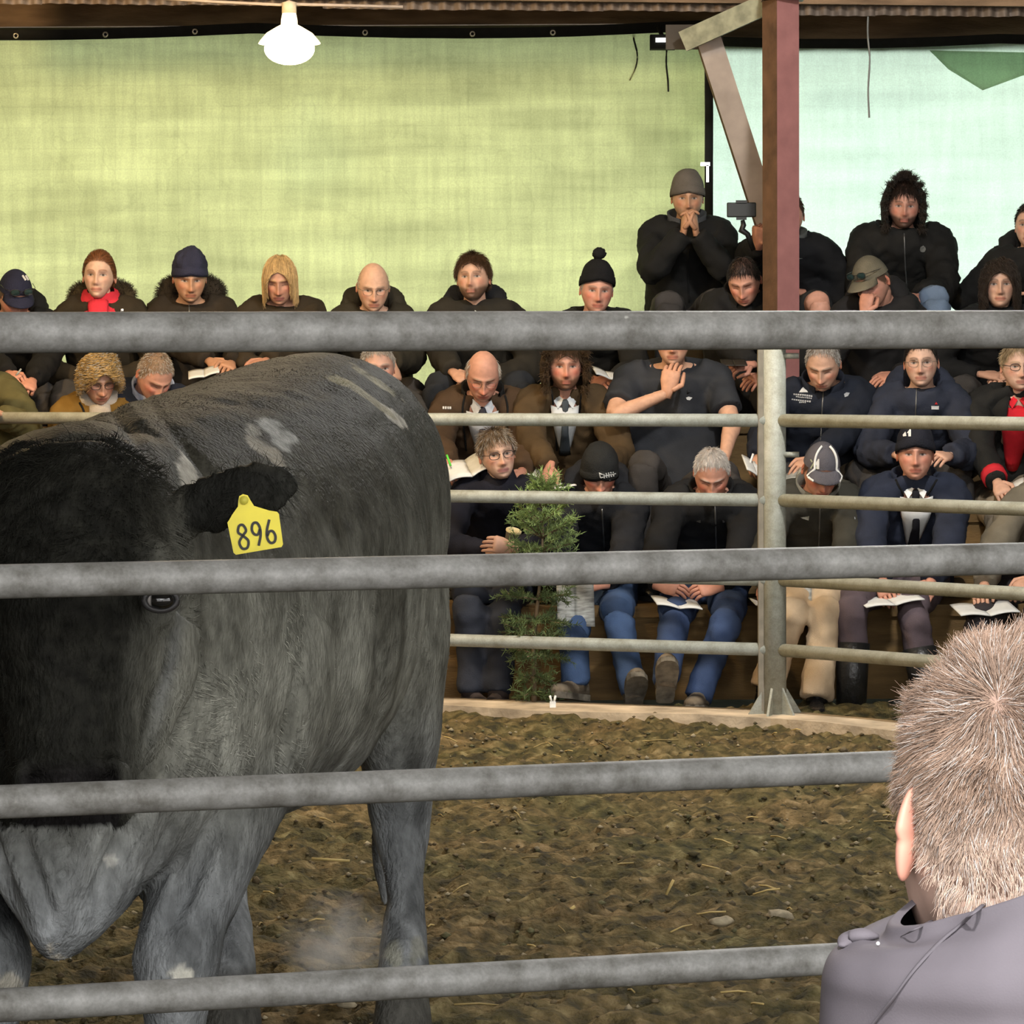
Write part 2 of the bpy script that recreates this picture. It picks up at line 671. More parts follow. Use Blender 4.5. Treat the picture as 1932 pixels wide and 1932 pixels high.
# --- near fence: five heavy rails in front of the camera
A0, A1 = P(0, 665, 5.75), P(1932, 665, 6.25)
ndir = nrm(V3(A1[0] - A0[0], A1[1] - A0[1], 0))
near = thing('fence', 'near fence of five heavy galvanised rails crossing the whole view', 'fence', A0 * V3(1, 1, 0) - ndir * 1.6)
spec = [(628, 621, .0345), (1098, 1055, .0290), (1518, 1440, .0285), (1908, 1797, .0285)]
for (yl, yr, rad) in spec:
    z = (P(0, yl, 5.75)[2] + P(1932, yr, 6.25)[2]) / 2
    a, b2 = V3(A0[0], A0[1], z) - ndir * 1.6, V3(A1[0], A1[1], z) + ndir * 1.6
    pts = [a + (b2 - a) * t for t in np.linspace(0, 1, 9)]
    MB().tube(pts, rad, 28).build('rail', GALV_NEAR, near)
a, b2 = V3(A0[0], A0[1], .15) - ndir * 1.6, V3(A1[0], A1[1], .15) + ndir * 1.6
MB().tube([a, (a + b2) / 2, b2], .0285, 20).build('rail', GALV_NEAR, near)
for q in (V3(A0[0], A0[1], 0) - ndir * 1.55, V3(A1[0], A1[1], 0) + ndir * 1.55):
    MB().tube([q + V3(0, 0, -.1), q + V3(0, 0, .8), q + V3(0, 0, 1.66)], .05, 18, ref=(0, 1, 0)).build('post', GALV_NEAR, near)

# --- tiers
HD = {1: 15.4, 2: 16.15, 3: 16.9, 4: 17.55}
SEATZ = {1: 0.42, 2: 0.80, 3: 1.20, 4: 1.62}
ply = mat('brown_boards', (0.15, 0.092, 0.035), 0.8, vary=0.4, vscale=3.0, bump=.3, bscale=40, stretch=(1, 6, 6))
for r in (1, 2, 3, 4):
    zt, y0 = SEATZ[r], HD[r] - .12
    w0, w1 = (-4.5, 4.5) if r < 4 else (.55, 4.5)
    st = thing('bench_tier', ['lowest tier of seating boards behind the ring fence', 'second tier of seating boards above the front row', 'third tier of seating boards under the back row at left',
                              'topmost short tier of seating boards behind the red post'][r - 1], 'bench', ((w0 + w1) / 2, y0, 0))
    k = 4 if r < 4 else 2
    for i in range(k):
        xa, xb = w0 + (w1 - w0) * i / k, w0 + (w1 - w0) * (i + 1) / k
        MB().box(((xa + xb) / 2, y0 + .22, zt - .025), (xb - xa - .003, .44, .05)).build('seat_board', ply, st, False)
        lo = 0 if r == 1 else SEATZ[r - 1]
        MB().box(((xa + xb) / 2, y0 + .03, (zt - .05 + lo) / 2), (xb - xa - .002, .03, zt - .05 - lo)).build('riser', ply, st, False)
    if r < 4:
        MB().box(((w0 + w1) / 2, y0 + .60, zt - .04), (w1 - w0, .34, .04)).build('foot_board', ply, st, False)
    for i in range(5):
        x = w0 + .3 + (w1 - w0 - .6) * i / 4
        MB().box((x, y0 + .25, (zt - .07) / 2), (.09, .09, zt - .07)).build('leg', ply, st, False)

# --- cloth wall
CLOTH_D = 18.3


def cloth_material(name, fcol, tcol, tw, ys=1.0):
    m = bpy.data.materials.new(name)
    m.use_nodes = True
    N, L = m.node_tree.nodes, m.node_tree.links
    N.remove(N['Principled BSDF'])
    out = N['Material Output']
    tc = N.new('ShaderNodeTexCoord')

    def layer(scale, st, lo, hi, a, b):
        mp = N.new('ShaderNodeMapping')
        mp.inputs['Scale'].default_value = st
        L.new(tc.outputs['Object'], mp.inputs[0])
        n = N.new('ShaderNodeTexNoise')
        n.inputs['Scale'].default_value = scale
        n.inputs['Detail'].default_value = 5
        L.new(mp.outputs[0], n.inputs['Vector'])
        r = N.new('ShaderNodeValToRGB')
        L.new(n.outputs['Fac'], r.inputs[0])
        r.color_ramp.elements[0].position, r.color_ramp.elements[1].position = lo, hi
        r.color_ramp.elements[0].color = (a, a, a, 1)
        r.color_ramp.elements[1].color = (b, b, b, 1)
        return r

    def mul(x, y):
        k = N.new('ShaderNodeMix')
        k.data_type = 'RGBA'
        k.blend_type = 'MULTIPLY'
        k.inputs[0].default_value = 1
        L.new(x, k.inputs[6])
        L.new(y, k.inputs[7])
        return k.outputs[2]

    bands = layer(9, (.12, 1, 1), .35, .65, 1 - .16 * ys, 1 + .10 * ys)       # woven bands running along the sheet
    yarn = layer(24, (1, 1, .12), .38, .62, 1 - .07 * ys, 1 + .06 * ys)
    blot = layer(1.6, (1, 1, 1), .3, .7, 1 - .10 * ys, 1 + .08 * ys)
    crease = layer(5.0, (1, 1, 1), .485, .50, 1, 1)
    fine = layer(130, (1, 1, 1), .3, .7, .92, 1.08)
    # thin crease lines where a noise crosses its middle value
    mp = N.new('ShaderNodeTexNoise')
    mp.inputs['Scale'].default_value = 2.2
    mp.inputs['Detail'].default_value = 3
    L.new(tc.outputs['Object'], mp.inputs['Vector'])
    r = N.new('ShaderNodeValToRGB')
    L.new(mp.outputs['Fac'], r.inputs[0])
    e = r.color_ramp.elements
    e[0].position, e[0].color = .490, (1, 1, 1, 1)
    e[1].position, e[1].color = .510, (1, 1, 1, 1)
    k = e.new(.5)
    k.color = (1 - .07 * ys,) * 3 + (1,)
    pat = mul(mul(mul(bands.outputs[0], yarn.outputs[0]), mul(blot.outputs[0], fine.outputs[0])), r.outputs[0])
    # coarse grid of the scrim
    gm = N.new('ShaderNodeTexBrick')
    gm.offset = 0
    gm.inputs['Scale'].default_value = 1
    gm.inputs['Mortar Size'].default_value = .003
    gm.inputs['Brick Width'].default_value = .11
    gm.inputs['Row Height'].default_value = .11
    gm.inputs['Color1'].default_value = gm.inputs['Color2'].default_value = (1, 1, 1, 1)
    gm.inputs['Mortar'].default_value = (1 - .055 * ys,) * 3 + (1,)
    sw = N.new('ShaderNodeSeparateXYZ')
    cb = N.new('ShaderNodeCombineXYZ')
    L.new(tc.outputs['Object'], sw.inputs[0])
    L.new(sw.outputs['X'], cb.inputs['X'])
    L.new(sw.outputs['Z'], cb.inputs['Y'])
    L.new(cb.outputs[0], gm.inputs['Vector'])
    pat = mul(pat, gm.outputs['Color'])
    d = N.new('ShaderNodeBsdfDiffuse')
    t = N.new('ShaderNodeBsdfTranslucent')
    for sh, c in ((d, fcol), (t, tcol)):
        rgb = N.new('ShaderNodeRGB')
        rgb.outputs[0].default_value = (*c, 1)
        L.new(mul(rgb.outputs[0], pat), sh.inputs['Color'])
    ms = N.new('ShaderNodeMixShader')
    ms.inputs[0].default_value = tw
    L.new(d.outputs[0], ms.inputs[1])
    L.new(t.outputs[0], ms.inputs[2])
    L.new(ms.outputs[0], out.inputs['Surface'])
    return m


def sheet(name, x0, x1, ztop, zbot, d, m, amp, seed, sag=0.03, nx=150, nz=80):
    u = np.linspace(0, 1, nx)
    w = np.linspace(0, 1, nz)
    U, W = np.meshgrid(u, w)
    Xs = x0 + (x1 - x0) * U
    top = ztop - sag * np.abs(np.sin(U * 9.5)) * 1.0
    Z = top * (1 - W) + zbot * W
    p = np.stack([Xs.ravel(), np.zeros(Xs.size), Z.ravel()], 1)
    dy = amp * (vnoise(p * V3(.5, 1, 1), 1.1, seed) + .5 * vnoise(p * V3(.35, 1, 2.0), 3.2, seed + 1) + .22 * vnoise(p * V3(1, 1, 1.3), 9, seed + 2)).reshape(Xs.shape)
    Gs = np.stack([Xs, d + dy, Z], 2)
    return MB().grid(Gs, closed=False).build(name, m), Gs


CL = cloth_material('yellow_green_shade_cloth', (0.56, 0.61, 0.30), (0.62, 0.75, 0.38), 0.42)
CR = cloth_material('mint_shade_cloth', (0.55, 0.80, 0.62), (0.73, 0.97, 0.82), 0.76, 0.5)
xm = xy(1332, CLOTH_D)[0]
o, GL = sheet('shade_cloth', -6.0, xm, P(600, 62, CLOTH_D)[2], 0.7, CLOTH_D, CL, .035, 11)
tag(o, 'yellow-green woven shade cloth hung behind the crowd at left', 'cloth wall')
HEM = mat('black_hem_webbing', (0.012, 0.012, 0.010), 0.8, vary=.2)


def strip(name, line, h, m, parent, thick=.006):
    """a band hanging below a 3D line"""
    line = np.asarray(line)
    rows = [line + V3(0, -thick, h / 2), line + V3(0, -thick, -h / 2), line + V3(0, thick, -h / 2), line + V3(0, thick, h / 2)]
    return MB().grid(np.array(rows + [rows[0]]), closed=False).build(name, m, parent)


strip('hem', GL[0] + V3(0, -.02, .015), .055, HEM, o)
edge = GL[:, -1] + V3(.02, -.01, 0)
rows = [edge + V3(-.022, -.008, 0), edge + V3(.022, -.008, 0), edge + V3(.022, .008, 0), edge + V3(-.022, .008, 0)]
MB().grid(np.array(rows + [rows[0]]), closed=False).build('side_hem', HEM, o)
eyem = mat('brass_eyelet', (0.55, 0.5, 0.4), 0.35, 0.9)
for px in (42, 214, 385, 700, 890, 1052):
    j = int(np.argmin(np.abs(GL[0][:, 0] - xy(px, CLOTH_D)[0])))
    c = GL[0][j] + V3(0, -.035, .01)
    a = np.linspace(0, 2 * np.pi, 11)
    MB().tube(np.stack([c[0] + .012 * np.cos(a), np.full(11, c[1]), c[2] + .012 * np.sin(a)], 1), .005, 6, ref=(0, 1, 0), caps=False).build('eyelet', eyem, o)
j = int(np.argmin(np.abs(GL[:, -1, 2] - P(1325, 307, CLOTH_D)[2])))
c = GL[j, -1] + V3(.0, -.03, 0)
MB().box(c, (.05, .012, .02)).box(c + V3(.012, 0, -.05), (.014, .012, .09)).build('buckle', mat('bright_metal', (.8, .8, .78), .25, .9), o, False)

CLD2 = CLOTH_D + .25
o2, GR = sheet('shade_cloth', xy(1300, CLD2)[0], 6.0, P(1700, 84, CLD2)[2], 0.7, CLD2, CR, .05, 31, .02)
tag(o2, 'pale mint shade cloth glowing with daylight behind the red post', 'cloth wall')
strip('hem', GR[0] + V3(0, -.02, .02), .05, HEM, o2)
# folded-over corner of the mint cloth
q = [P(1755, 95, CLD2 - .1), P(1990, 100, CLD2 - .1), P(1990, 120, CLD2 - .12), P(1855, 170, CLD2 - .12), P(1790, 130, CLD2 - .12)]
V = np.array(q + [p + V3(0, .02, 0) for p in q])
MB().add(V, [(4, 3, 2, 1, 0), (5, 6, 7, 8, 9)] + [(i, (i + 1) % 5, 5 + (i + 1) % 5, 5 + i) for i in range(5)]).build('folded_corner', cloth_material('green_fold', (.42, .52, .40), (.56, .68, .52), .70, .6), o2, False)

# --- shed shell
struct(MB().box((0, CLOTH_D + 1.75, 3.62), (14, 2.8, .05)).build('trim_4', mat('eave_soffit', (.10, .085, .07), .9), None, False))

timber = mat('old_timber', (0.17, 0.11, 0.065), 0.85, vary=.45, vscale=2.5, bump=.4, bscale=30, stretch=(1, 6, 6))
darkt = mat('dark_shed_steel', (0.055, 0.045, 0.035), 0.8, vary=.3, vscale=4, bump=.2)
rustm = mat('rusty_iron', (0.11, 0.075, 0.05), 0.75, 0.3, .5, 6, .3, 40, color2=(0.19, 0.15, 0.12))
wb = MB().box((0, CLOTH_D + .45, 4.2), (14, .08, 1.9)).box((0, CLOTH_D + .40, .35), (14, .08, .7)).build('wall_back', darkt, None, False)
struct(wb)
hb = MB().box((-2.4, CLOTH_D + .06, 3.45), (7.0, .06, .33)).build('trim_2', timber, None, False)
struct(hb)
hb2 = MB().box((3.4, CLOTH_D + .36, 3.38), (5.2, .06, .46)).build('trim_3', timber, None, False)
struct(hb2)
struct(MB().box((-6.6, 8, 2.6), (.1, 26, 5.2)).build('wall_left', darkt, None, False))
struct(MB().box((6.6, 12, 2.6), (.1, 14, 5.2)).build('wall_right', darkt, None, False))
struct(MB().box((0, 9.0, 5.1), (13.3, 20, .08)).build('ceiling', darkt, None, False))
# corrugated sheets hung above the stand, their lower edges in view
cw = thing('corrugated_valance', 'brown corrugated iron sheets hanging along the roof beam above the stand', 'roof sheet', P(966, 20, 16.6))
e0, e1 = P(-200, 4, 16.25), P(2150, 37, 17.05)
for k in range(9):
    a, b2 = e0 + (e1 - e0) * k / 9, e0 + (e1 - e0) * (k + 1) / 9
    ln = np.linalg.norm(b2 - a)
    t = np.linspace(0, 1.02, 73)
    line = a + (b2 - a) * t[:, None]
    line[:, 1] += .017 * np.sin(t * ln / .076 * 2 * np.pi)
    rows = np.array([line + V3(0, .02 - .008 * (k % 2), h) for h in (0.005 * (k % 3), .25, .6)])
    MB().grid(rows, closed=False).build('sheet', rustm, cw)
for (a, b2, h, w) in ((e0 + V3(0, -.09, .03), e1 + V3(0, -.09, .05), .05, .06),):
    R = np.stack([nrm(b2 - a), nrm(np.cross(V3(0, 0, 1), b2 - a)), V3(0, 0, 1)], 1)
    o = MB().box((a + b2) / 2 + V3(0, .05, .02), (np.linalg.norm(b2 - a), .05, .035), R).build('batten', timber, cw, False)

# --- red post with its braces
redm = mat('red_oxide_paint', (0.27, 0.118, 0.112), 0.6, vary=.12, vscale=12, bump=.1)
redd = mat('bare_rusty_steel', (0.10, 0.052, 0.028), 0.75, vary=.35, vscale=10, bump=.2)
rp = P(1474, 600, 16.45)
red = thing('support_post', 'red-painted steel post standing among the seated crowd', 'post', (rp[0], rp[1], 0))
R = rotz(math.radians(-28))
zt = P(1474, 4, 16.45)[2]
# square section turned so that two faces are seen, the left one bare and rusty
th_ = math.radians(29)
Rr = rotz(th_)
MB().box((rp[0], rp[1], zt / 2), (.124, .124, zt), Rr).build('column', redm, red, False)
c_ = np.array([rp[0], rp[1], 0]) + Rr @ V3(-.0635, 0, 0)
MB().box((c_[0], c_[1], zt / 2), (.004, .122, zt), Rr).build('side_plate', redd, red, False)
MB().box((rp[0] + .01, rp[1] - .02, zt + .02), (.20, .22, .035)).build('cap_plate', mat('cap_plate_steel', (.22, .15, .12), .6), red, False)
gsteel = mat('grey_brown_steel', (0.40, 0.33, 0.28), 0.7, vary=.15, vscale=8)


def bar(a, b2, w, t, name, m, parent):
    a, b2 = np.asarray(a), np.asarray(b2)
    dr = nrm(b2 - a)
    s = nrm(np.cross(dr, V3(0, 1, 0)))
    R = np.stack([dr, s, np.cross(dr, s)], 1)
    return MB().box((a + b2) / 2, (np.linalg.norm(b2 - a), w, t), R).build(name, m, parent, False)


bar(P(1330, 50, 16.75), P(1462, 460, 17.35), .118, .012, 'brace', gsteel, red)
b3 = bar(P(1310, 55, 16.80), P(1440, 460, 17.40), .02, .09, 'brace_edge', redd, red)
bar(P(1290, 78, 16.7), P(1445, 8, 16.55), .10, .05, 'tie_strut', mat('mossy_steel', (.22, .22, .15), .7, vary=.3), red)
MB().box(P(1310, 70, 16.85), (.28, .02, .12)).build('gusset_plate', darkt, red, False)

# --- lamp hanging over the stand
lp = P(546, 78, 16.1)
lamp = thing('pendant_lamp', 'glowing warm pendant lamp with white dish shade above the stand', 'lamp', lp)
prof = [(.0, .135), (.028, .135), (.034, .10), (.036, .075), (.06, .062), (.105, .035), (.135, .0), (.143, -.012)]
a = np.linspace(0, 2 * np.pi, 28, endpoint=False)
Gs = np.array([[lp + V3(r * math.cos(t), r * math.sin(t), z) for t in a] for r, z in prof])
sh = MB().grid(Gs).build('shade', mat('translucent_white_shade', (.9, .86, .78), .4, emit=(1, .78, .45), estr=2.2), lamp)
modifier(sh, 'SOLIDIFY', thickness=.004)
u = np.linspace(0, np.pi, 14)
Gs = np.array([[lp + V3(.118 * math.sin(t) * math.cos(q), .118 * math.sin(t) * math.sin(q), -.035 + .075 * math.cos(t)) for q in a] for t in u])
MB().grid(Gs).build('bulb', mat('lit_bulb', (1, .95, .85), .3, emit=(1, .80, .48), estr=14), lamp)
MB().tube([lp + V3(0, 0, .13), lp + V3(0, 0, .18)], .034, 14, ref=(0, 1, 0)).build('socket', mat('lamp_socket', (.6, .5, .35), .5), lamp)
cd = mat('pvc_conduit', (.42, .33, .26), .6)
MB().tube([P(225, -8, 16.15), P(400, 3, 16.12), P(530, 9, 16.1), lp + V3(0, 0, .185), P(562, 8, 16.1), P(760, 13, 16.15)], .007, 8).build('conduit', cd, lamp)

# --- unlit fitting and loose cords
fl = P(1250, 80, 17.9)
fo = thing('floodlight', 'small black floodlight with bright lens strip beside the brace', 'light', fl)
MB().box(fl, (.13, .09, .075)).build('housing', HEM, fo, False)
MB().box(fl + V3(.0, -.048, .008), (.075, .006, .022)).build('lens', mat('lit_strip', (1, 1, 1), .3, emit=(1, 1, .96), estr=3), fo, False)
MB().tube([fl + V3(0, 0, .03), fl + V3(-.01, .25, .10), P(1246, 40, 18.34)], .012, 8).build('bracket', HEM, fo)
cordm = mat('dark_cord', (.02, .02, .018), .8)
o = MB().tube(spline([P(1192, 38, 18.33), P(1195, 70, 18.2), P(1202, 100, 18.2), P(1200, 125, 18.2), P(1188, 152, 18.2)], 14), .005, 6).build('cord', cordm)
tag(o, 'short dark cord dangling left of the small floodlight', 'cord')
o = MB().tube(spline([P(1259, 38, 18.33), P(1258, 88, 18.2), P(1257, 120, 18.2), P(1260, 150, 18.2), P(1261, 173, 18.2)], 14), .005, 6).build('cord', cordm)
tag(o, 'short dark cord hanging straight below the small floodlight', 'cord')
o = MB().tube(spline([P(1640, -20, 16.9), P(1637, 60, 16.9), P(1641, 110, 16.9), P(1638, 170, 16.9), P(1640, 222, 16.9)], 20), .0048, 6).build('cord', mat('grey_cord', (.2, .2, .18), .7))
tag(o, 'long grey cord hanging in front of the mint cloth', 'cord')
# ================================================================ BULL
def make_bull():
    FX = np.array([*xy(175, 6.7), 0])
    HX = np.array([*xy(600, 7.9), 0])
    a = nrm(HX - FX)
    s = np.array([a[1], -a[0], 0])
    mb = MB()

    def axis(q):
        return FX + a * q

    def super_ring(C, sv, uv, rx, ru, rd, n=36, p=2.3):
        t = np.linspace(0, 2 * np.pi, n, endpoint=False)
        c, z = np.cos(t), np.sin(t)
        k = (np.abs(c) ** p + np.abs(z) ** p) ** (-1 / p)
        c, z = c * k, z * k
        r = np.where(z > 0, ru, rd)
        return C + sv * (rx * c)[:, None] + uv * (r * z)[:, None]

    # trunk
    st = np.array([
        [-.30, 1.13, .66, .13], [-.20, 1.26, .55, .24], [-.05, 1.37, .49, .315], [.12, 1.42, .49, .345], [.30, 1.445, .52, .355], [.50, 1.465, .545, .385],
        [.72, 1.49, .555, .395], [.95, 1.52, .60, .365], [1.13, 1.545, .70, .315], [1.32, 1.545, .78, .285], [1.50, 1.50, .88, .24], [1.64, 1.40, 1.0, .15]])
    ss = spline(st, 40)
    rings = []
    for q, zt, zb, rx in ss:
        zc = zb + (zt - zb) * .52
        rings.append(super_ring(axis(q) + V3(0, 0, zc), s, V3(0, 0, 1), rx, zt - zc, zc - zb, p=2.25))
    mb.grid(np.array(rings), True, True, True)

    def limb(ctrl, n=24, m=20, p=2.0, ref=None):
        """rows: px, py, d, rx, ry"""
        c = spline(np.array([[*P(r[0], r[1], r[2]), r[3], r[4]] for r in ctrl]), m)
        mb.grid(tube_grid(c[:, :3], c[:, 3:5], n, ref if ref is not None else -a), True, True, True)

    def limb3(ctrl, n=24, m=16, ref=None):
        c = spline(np.array(ctrl), m)
        mb.grid(tube_grid(c[:, :3], c[:, 3:5], n, ref if ref is not None else V3(0, 0, 1)), True, True, True)

    # neck and crest
    limb3([[*(axis(.25) + V3(0, 0, 1.04)), .30, .34], [*P(170, 1076, 6.72), .285, .290], [*P(140, 1062, 6.52), .245, .262], [*P(130, 1080, 6.40), .20, .215]], 30)
    # head, crown of the poll down to the muzzle; the second radius is fore and aft
    limb([(130, 868, 6.40, .075, .06), (130, 890, 6.39, .135, .10), (130, 950, 6.36, .182, .145), (130, 1050, 6.33, .200, .175), (131, 1135, 6.30, .196, .185), (132, 1230, 6.27, .172, .175), (133, 1330, 6.24, .142, .15),
          (133, 1410, 6.21, .120, .13), (133, 1465, 6.19, .122, .118), (133, 1505, 6.18, .105, .10), (133, 1528, 6.18, .06, .06)], 34, 34, ref=V3(0, 1, 0))
    # brow ridges and jaws
    for sx in (-1, 1):
        limb([(130 + sx * 120, 1040, 6.24, .04, .04), (130 + sx * 165, 1085, 6.215, .05, .045), (130 + sx * 172, 1130, 6.235, .045, .04), (130 + sx * 160, 1170, 6.235, .03, .03)], 14, 12)
        limb([(130 + sx * 185, 1180, 6.42, .06, .09), (130 + sx * 175, 1290, 6.38, .055, .085), (130 + sx * 130, 1400, 6.32, .04, .06), (130 + sx * 85, 1470, 6.28, .03, .05)], 16, 14)
        limb([(132 + sx * 62, 1440, 6.10, .03, .02), (132 + sx * 84, 1470, 6.095, .035, .026), (132 + sx * 78, 1505, 6.10, .03, .02)], 12, 8)
    # ears
    for sx in (1, -1):
        rows = [(130 + sx * 195, 985, 6.40, .04, .04), (130 + sx * 235, 962, 6.385, .046, .03), (130 + sx * 300, 942, 6.36, .052, .022), (130 + sx * 365, 925, 6.35, .050, .018), (130 + sx * 408, 918, 6.36, .036, .013),
                (130 + sx * 428, 922, 6.37, .014, .008)]
        c = spline(np.array([[*P(r[0], r[1], r[2]), r[4], r[3]] for r in rows]), 18)
        mb.grid(tube_grid(c[:, :3], c[:, 3:5], 18, V3(0, 0, 1)), True, True, True)
    # dewlap and brisket
    limb([(128, 1360, 6.60, .17, .13), (122, 1500, 6.56, .16, .13), (117, 1610, 6.52, .125, .12), (112, 1710, 6.50, .085, .10), (110, 1780, 6.50, .045, .075), (109, 1812, 6.50, .018, .03)], 20, 20)
    for sx in (-1, 1):
        limb([(150 + sx * 190, 1490, 6.62, .06, .08), (145 + sx * 135, 1600, 6.56, .045, .07), (130 + sx * 70, 1710, 6.52, .03, .06), (115 + sx * 18, 1795, 6.5, .015, .03)], 12, 16)
    # fore legs
    fr = [(470, 1190, 6.95, .17, .22), (460, 1330, 6.90, .165, .22), (432, 1470, 6.82, .125, .17), (402, 1580, 6.75, .102, .125), (368, 1680, 6.70, .090, .098), (342, 1755, 6.67, .084, .088), (332, 1825, 6.65, .083, .088),
          (331, 1895, 6.66, .066, .068), (331, 1990, 6.67, .054, .058), (331, 2070, 6.66, .062, .068), (331, 2110, 6.64, .060, .072), (331, 2160, 6.63, .070, .088), (331, 2172, 6.63, .070, .088)]
    limb(fr, 22, 34)
    limb([(318 - r[0] - (6 if r[1] > 1700 else 0), r[1] - (2 if r[1] > 2000 else 0), r[2] + .08, r[3], r[4]) for r in fr], 22, 34)
    # hind legs
    hr = [(655, 960, 7.95, .20, .27), (715, 1110, 7.92, .150, .26), (738, 1250, 7.90, .122, .21), (752, 1390, 7.92, .092, .145), (755, 1480, 7.95, .077, .105), (755, 1555, 7.96, .071, .09), (760, 1625, 7.92, .052, .062),
          (765, 1700, 7.88, .043, .05), (763, 1765, 7.84, .053, .056), (762, 1820, 7.80, .057, .064), (760, 1870, 7.77, .058, .072), (760, 1945, 7.74, .066, .09), (760, 1962, 7.74, .066, .09)]
    limb(hr, 22, 34)
    limb([(1196 - r[0], r[1] - 12 * (r[1] - 665) / 1000, r[2] + .14, r[3], r[4]) for r in hr], 22, 34)
    # tail
    tq = [[*(axis(1.60) + V3(0, 0, 1.42)), .035, .035], [*(axis(1.72) + V3(0, 0, 1.30)), .03, .03], [*(axis(1.74) + V3(0, 0, 1.0)), .022, .022], [*(axis(1.70) + V3(0, 0, .6)), .018, .018], [*(axis(1.70) + V3(0, 0, .35)), .035, .035], [*(axis(1.70) + V3(0, 0, .2)), .008, .008]]
    limb3(tq, 10, 14, ref=V3(1, 0, 0))

    V, Fc, _ = mb.arrays()
    tmp = mesh_obj('bull_tmp', V, Fc, None)
    modifier(tmp, 'REMESH', mode='VOXEL', voxel_size=.0105)
    modifier(tmp, 'SMOOTH', factor=.5, iterations=7)
    dg = bpy.context.evaluated_depsgraph_get()
    ev = tmp.evaluated_get(dg).to_mesh()
    nv = len(ev.vertices)
    V = np.empty(nv * 3)
    ev.vertices.foreach_get('co', V)
    V = V.reshape(-1, 3)
    Nn = np.empty(nv * 3)
    ev.vertices.foreach_get('normal', Nn)
    Nn = Nn.reshape(-1, 3)
    polys = [tuple(p.vertices) for p in ev.polygons]
    bpy.data.objects.remove(tmp)

    # pixel frame of every vertex, used only to place anatomy on this animal
    rel = V - CAM
    dd = rel @ _f
    px = 966 + F * (rel @ _r) / dd
    py = 966 - F * (rel @ _u) / dd
    front = (-(Nn * nrm(rel)).sum(1)) > -.1
    ishead = (dd < 6.47) & (py > 830) & (py < 1560) & (np.abs(px - 130) < 500)

    def bump(cx, cy, sx, sy, h, msk, rot=0.0):
        x, y = px - cx, py - cy
        c, q = math.cos(rot), math.sin(rot)
        x, y = x * c + y * q, -x * q + y * c
        return h * np.exp(-(x / sx) ** 2 - (y / sy) ** 2) * msk

    hm = ishead & front
    disp = np.zeros(nv)
    for sx in (-1, 1):
        disp += bump(132 + sx * 66, 1472, 17, 30, -.045, hm, sx * .55)            # nostrils
        disp += bump(130 + sx * 174, 1135, 30, 20, -.020, hm)                      # eye sockets
        disp += bump(130 + sx * 178, 1175, 40, 10, .006, hm, -.2 * sx)
    disp += bump(132, 1500, 10, 40, -.008, hm)
    disp += bump(130, 930, 130, 60, .02, hm)
    # muscle lines and skin folds
    bm_ = (~ishead) & front
    disp += bump(545, 1370, 10, 130, -.020, bm_, .12)      # groove behind the shoulder
    disp += bump(560, 1180, 60, 200, .012, bm_)
    disp += bump(725, 1180, 12, 150, -.018, bm_, .05)      # flank fold
    disp += bump(372, 1640, 20, 95, -.050, bm_, .45)       # between forearm and chest
    for k in range(5):
        disp += bump(175 + 40 * k, 1590 + 12 * k, 10, 110, .016 * (-1) ** k, bm_ & (py > 1450), .45)
    for k in range(4):
        disp += bump(95 - 32 * k, 1650 - 10 * k, 9, 90, .016 * (-1) ** k, bm_ & (py > 1500), -.35)
    disp += bump(112, 1560, 9, 22, -.012, bm_, 1.2) + bump(120, 1605, 9, 24, -.014, bm_, 1.2) + bump(118, 1650, 8, 24, -.014, bm_, 1.3)
    disp += bump(280, 850, 9, 110, -.014, bm_, -.75)
    disp += bump(330, 860, 10, 110, .010, bm_, -.75)
    disp += bump(375, 870, 9, 120, -.010, bm_, -.7)
    disp += .004 * vnoise(V, 9, 2) + .0022 * vnoise(V, 26, 3) * np.where(ishead, 2.0, 1.0)
    disp += np.where(ishead & (py < 1080), .008 * np.abs(vnoise(V, 40, 5)), 0)
    V = V + Nn * disp[:, None]

    # coat colour: black animal whose body coat is dusty
    n1 = vnoise(V, 5, 21)
    n2 = vnoise(V * V3(1, 1, .45), 22, 22)
    n3 = vnoise(V, 70, 23)
    dust = np.clip(.45 + .38 * n1 + .45 * n2 + .15 * n3, 0, 1)
    dust = (dust * .8 + .2) * (.07 + .93 * sstep(1.40, .86, V[:, 2]))
    dark = np.array([.024, .022, .016])
    grey = np.array([.235, .235, .200])
    colr = dark + (grey - dark) * dust[:, None]
    low = sstep(.85, .45, V[:, 2])[:, None] * (1 - ishead[:, None] * 1.0)
    colr = colr * (1 - low) + low * (np.array([.195, .205, .210]) * np.clip(.72 + .50 * n2[:, None] + .30 * n1[:, None] - .35 * ((py > 1540) & (px < 300))[:, None] * np.clip(vnoise(V * V3(1, 1, .5), 11, 29), 0, 1)[:, None] * 2, .12, 1.4))
    hoofy = sstep(.17, .11, V[:, 2])[:, None]
    colr = colr * (1 - hoofy) + hoofy * np.array([.07, .068, .06])
    hd = (ishead * np.clip(1.15 - ((px - 120) / 205) ** 4 - .55 * sstep(170, 330, px) * sstep(1080, 1300, py), 0, 1))[:, None]
    blk = np.array([.010, .0098, .0078]) * (1 + .5 * n3[:, None])
    colr = colr * (1 - hd) + blk * hd
    er = (ishead * sstep(335, 362, np.abs(px - 130) + 130) * sstep(1015, 990, py) * sstep(60, 40, np.abs(py - 945) * .8))[:, None] * .93
    colr = colr * (1 - er) + np.array([.011, .011, .0095]) * (1 + .7 * n2[:, None]) * er
    ck = (bump(318, 1260, 16, 130, 1, hm, .22) * .8)[:, None]  # highlight along the cheek edge, painted into the coat colour
    colr = colr * (1 - ck) + np.array([.115, .118, .115]) * ck
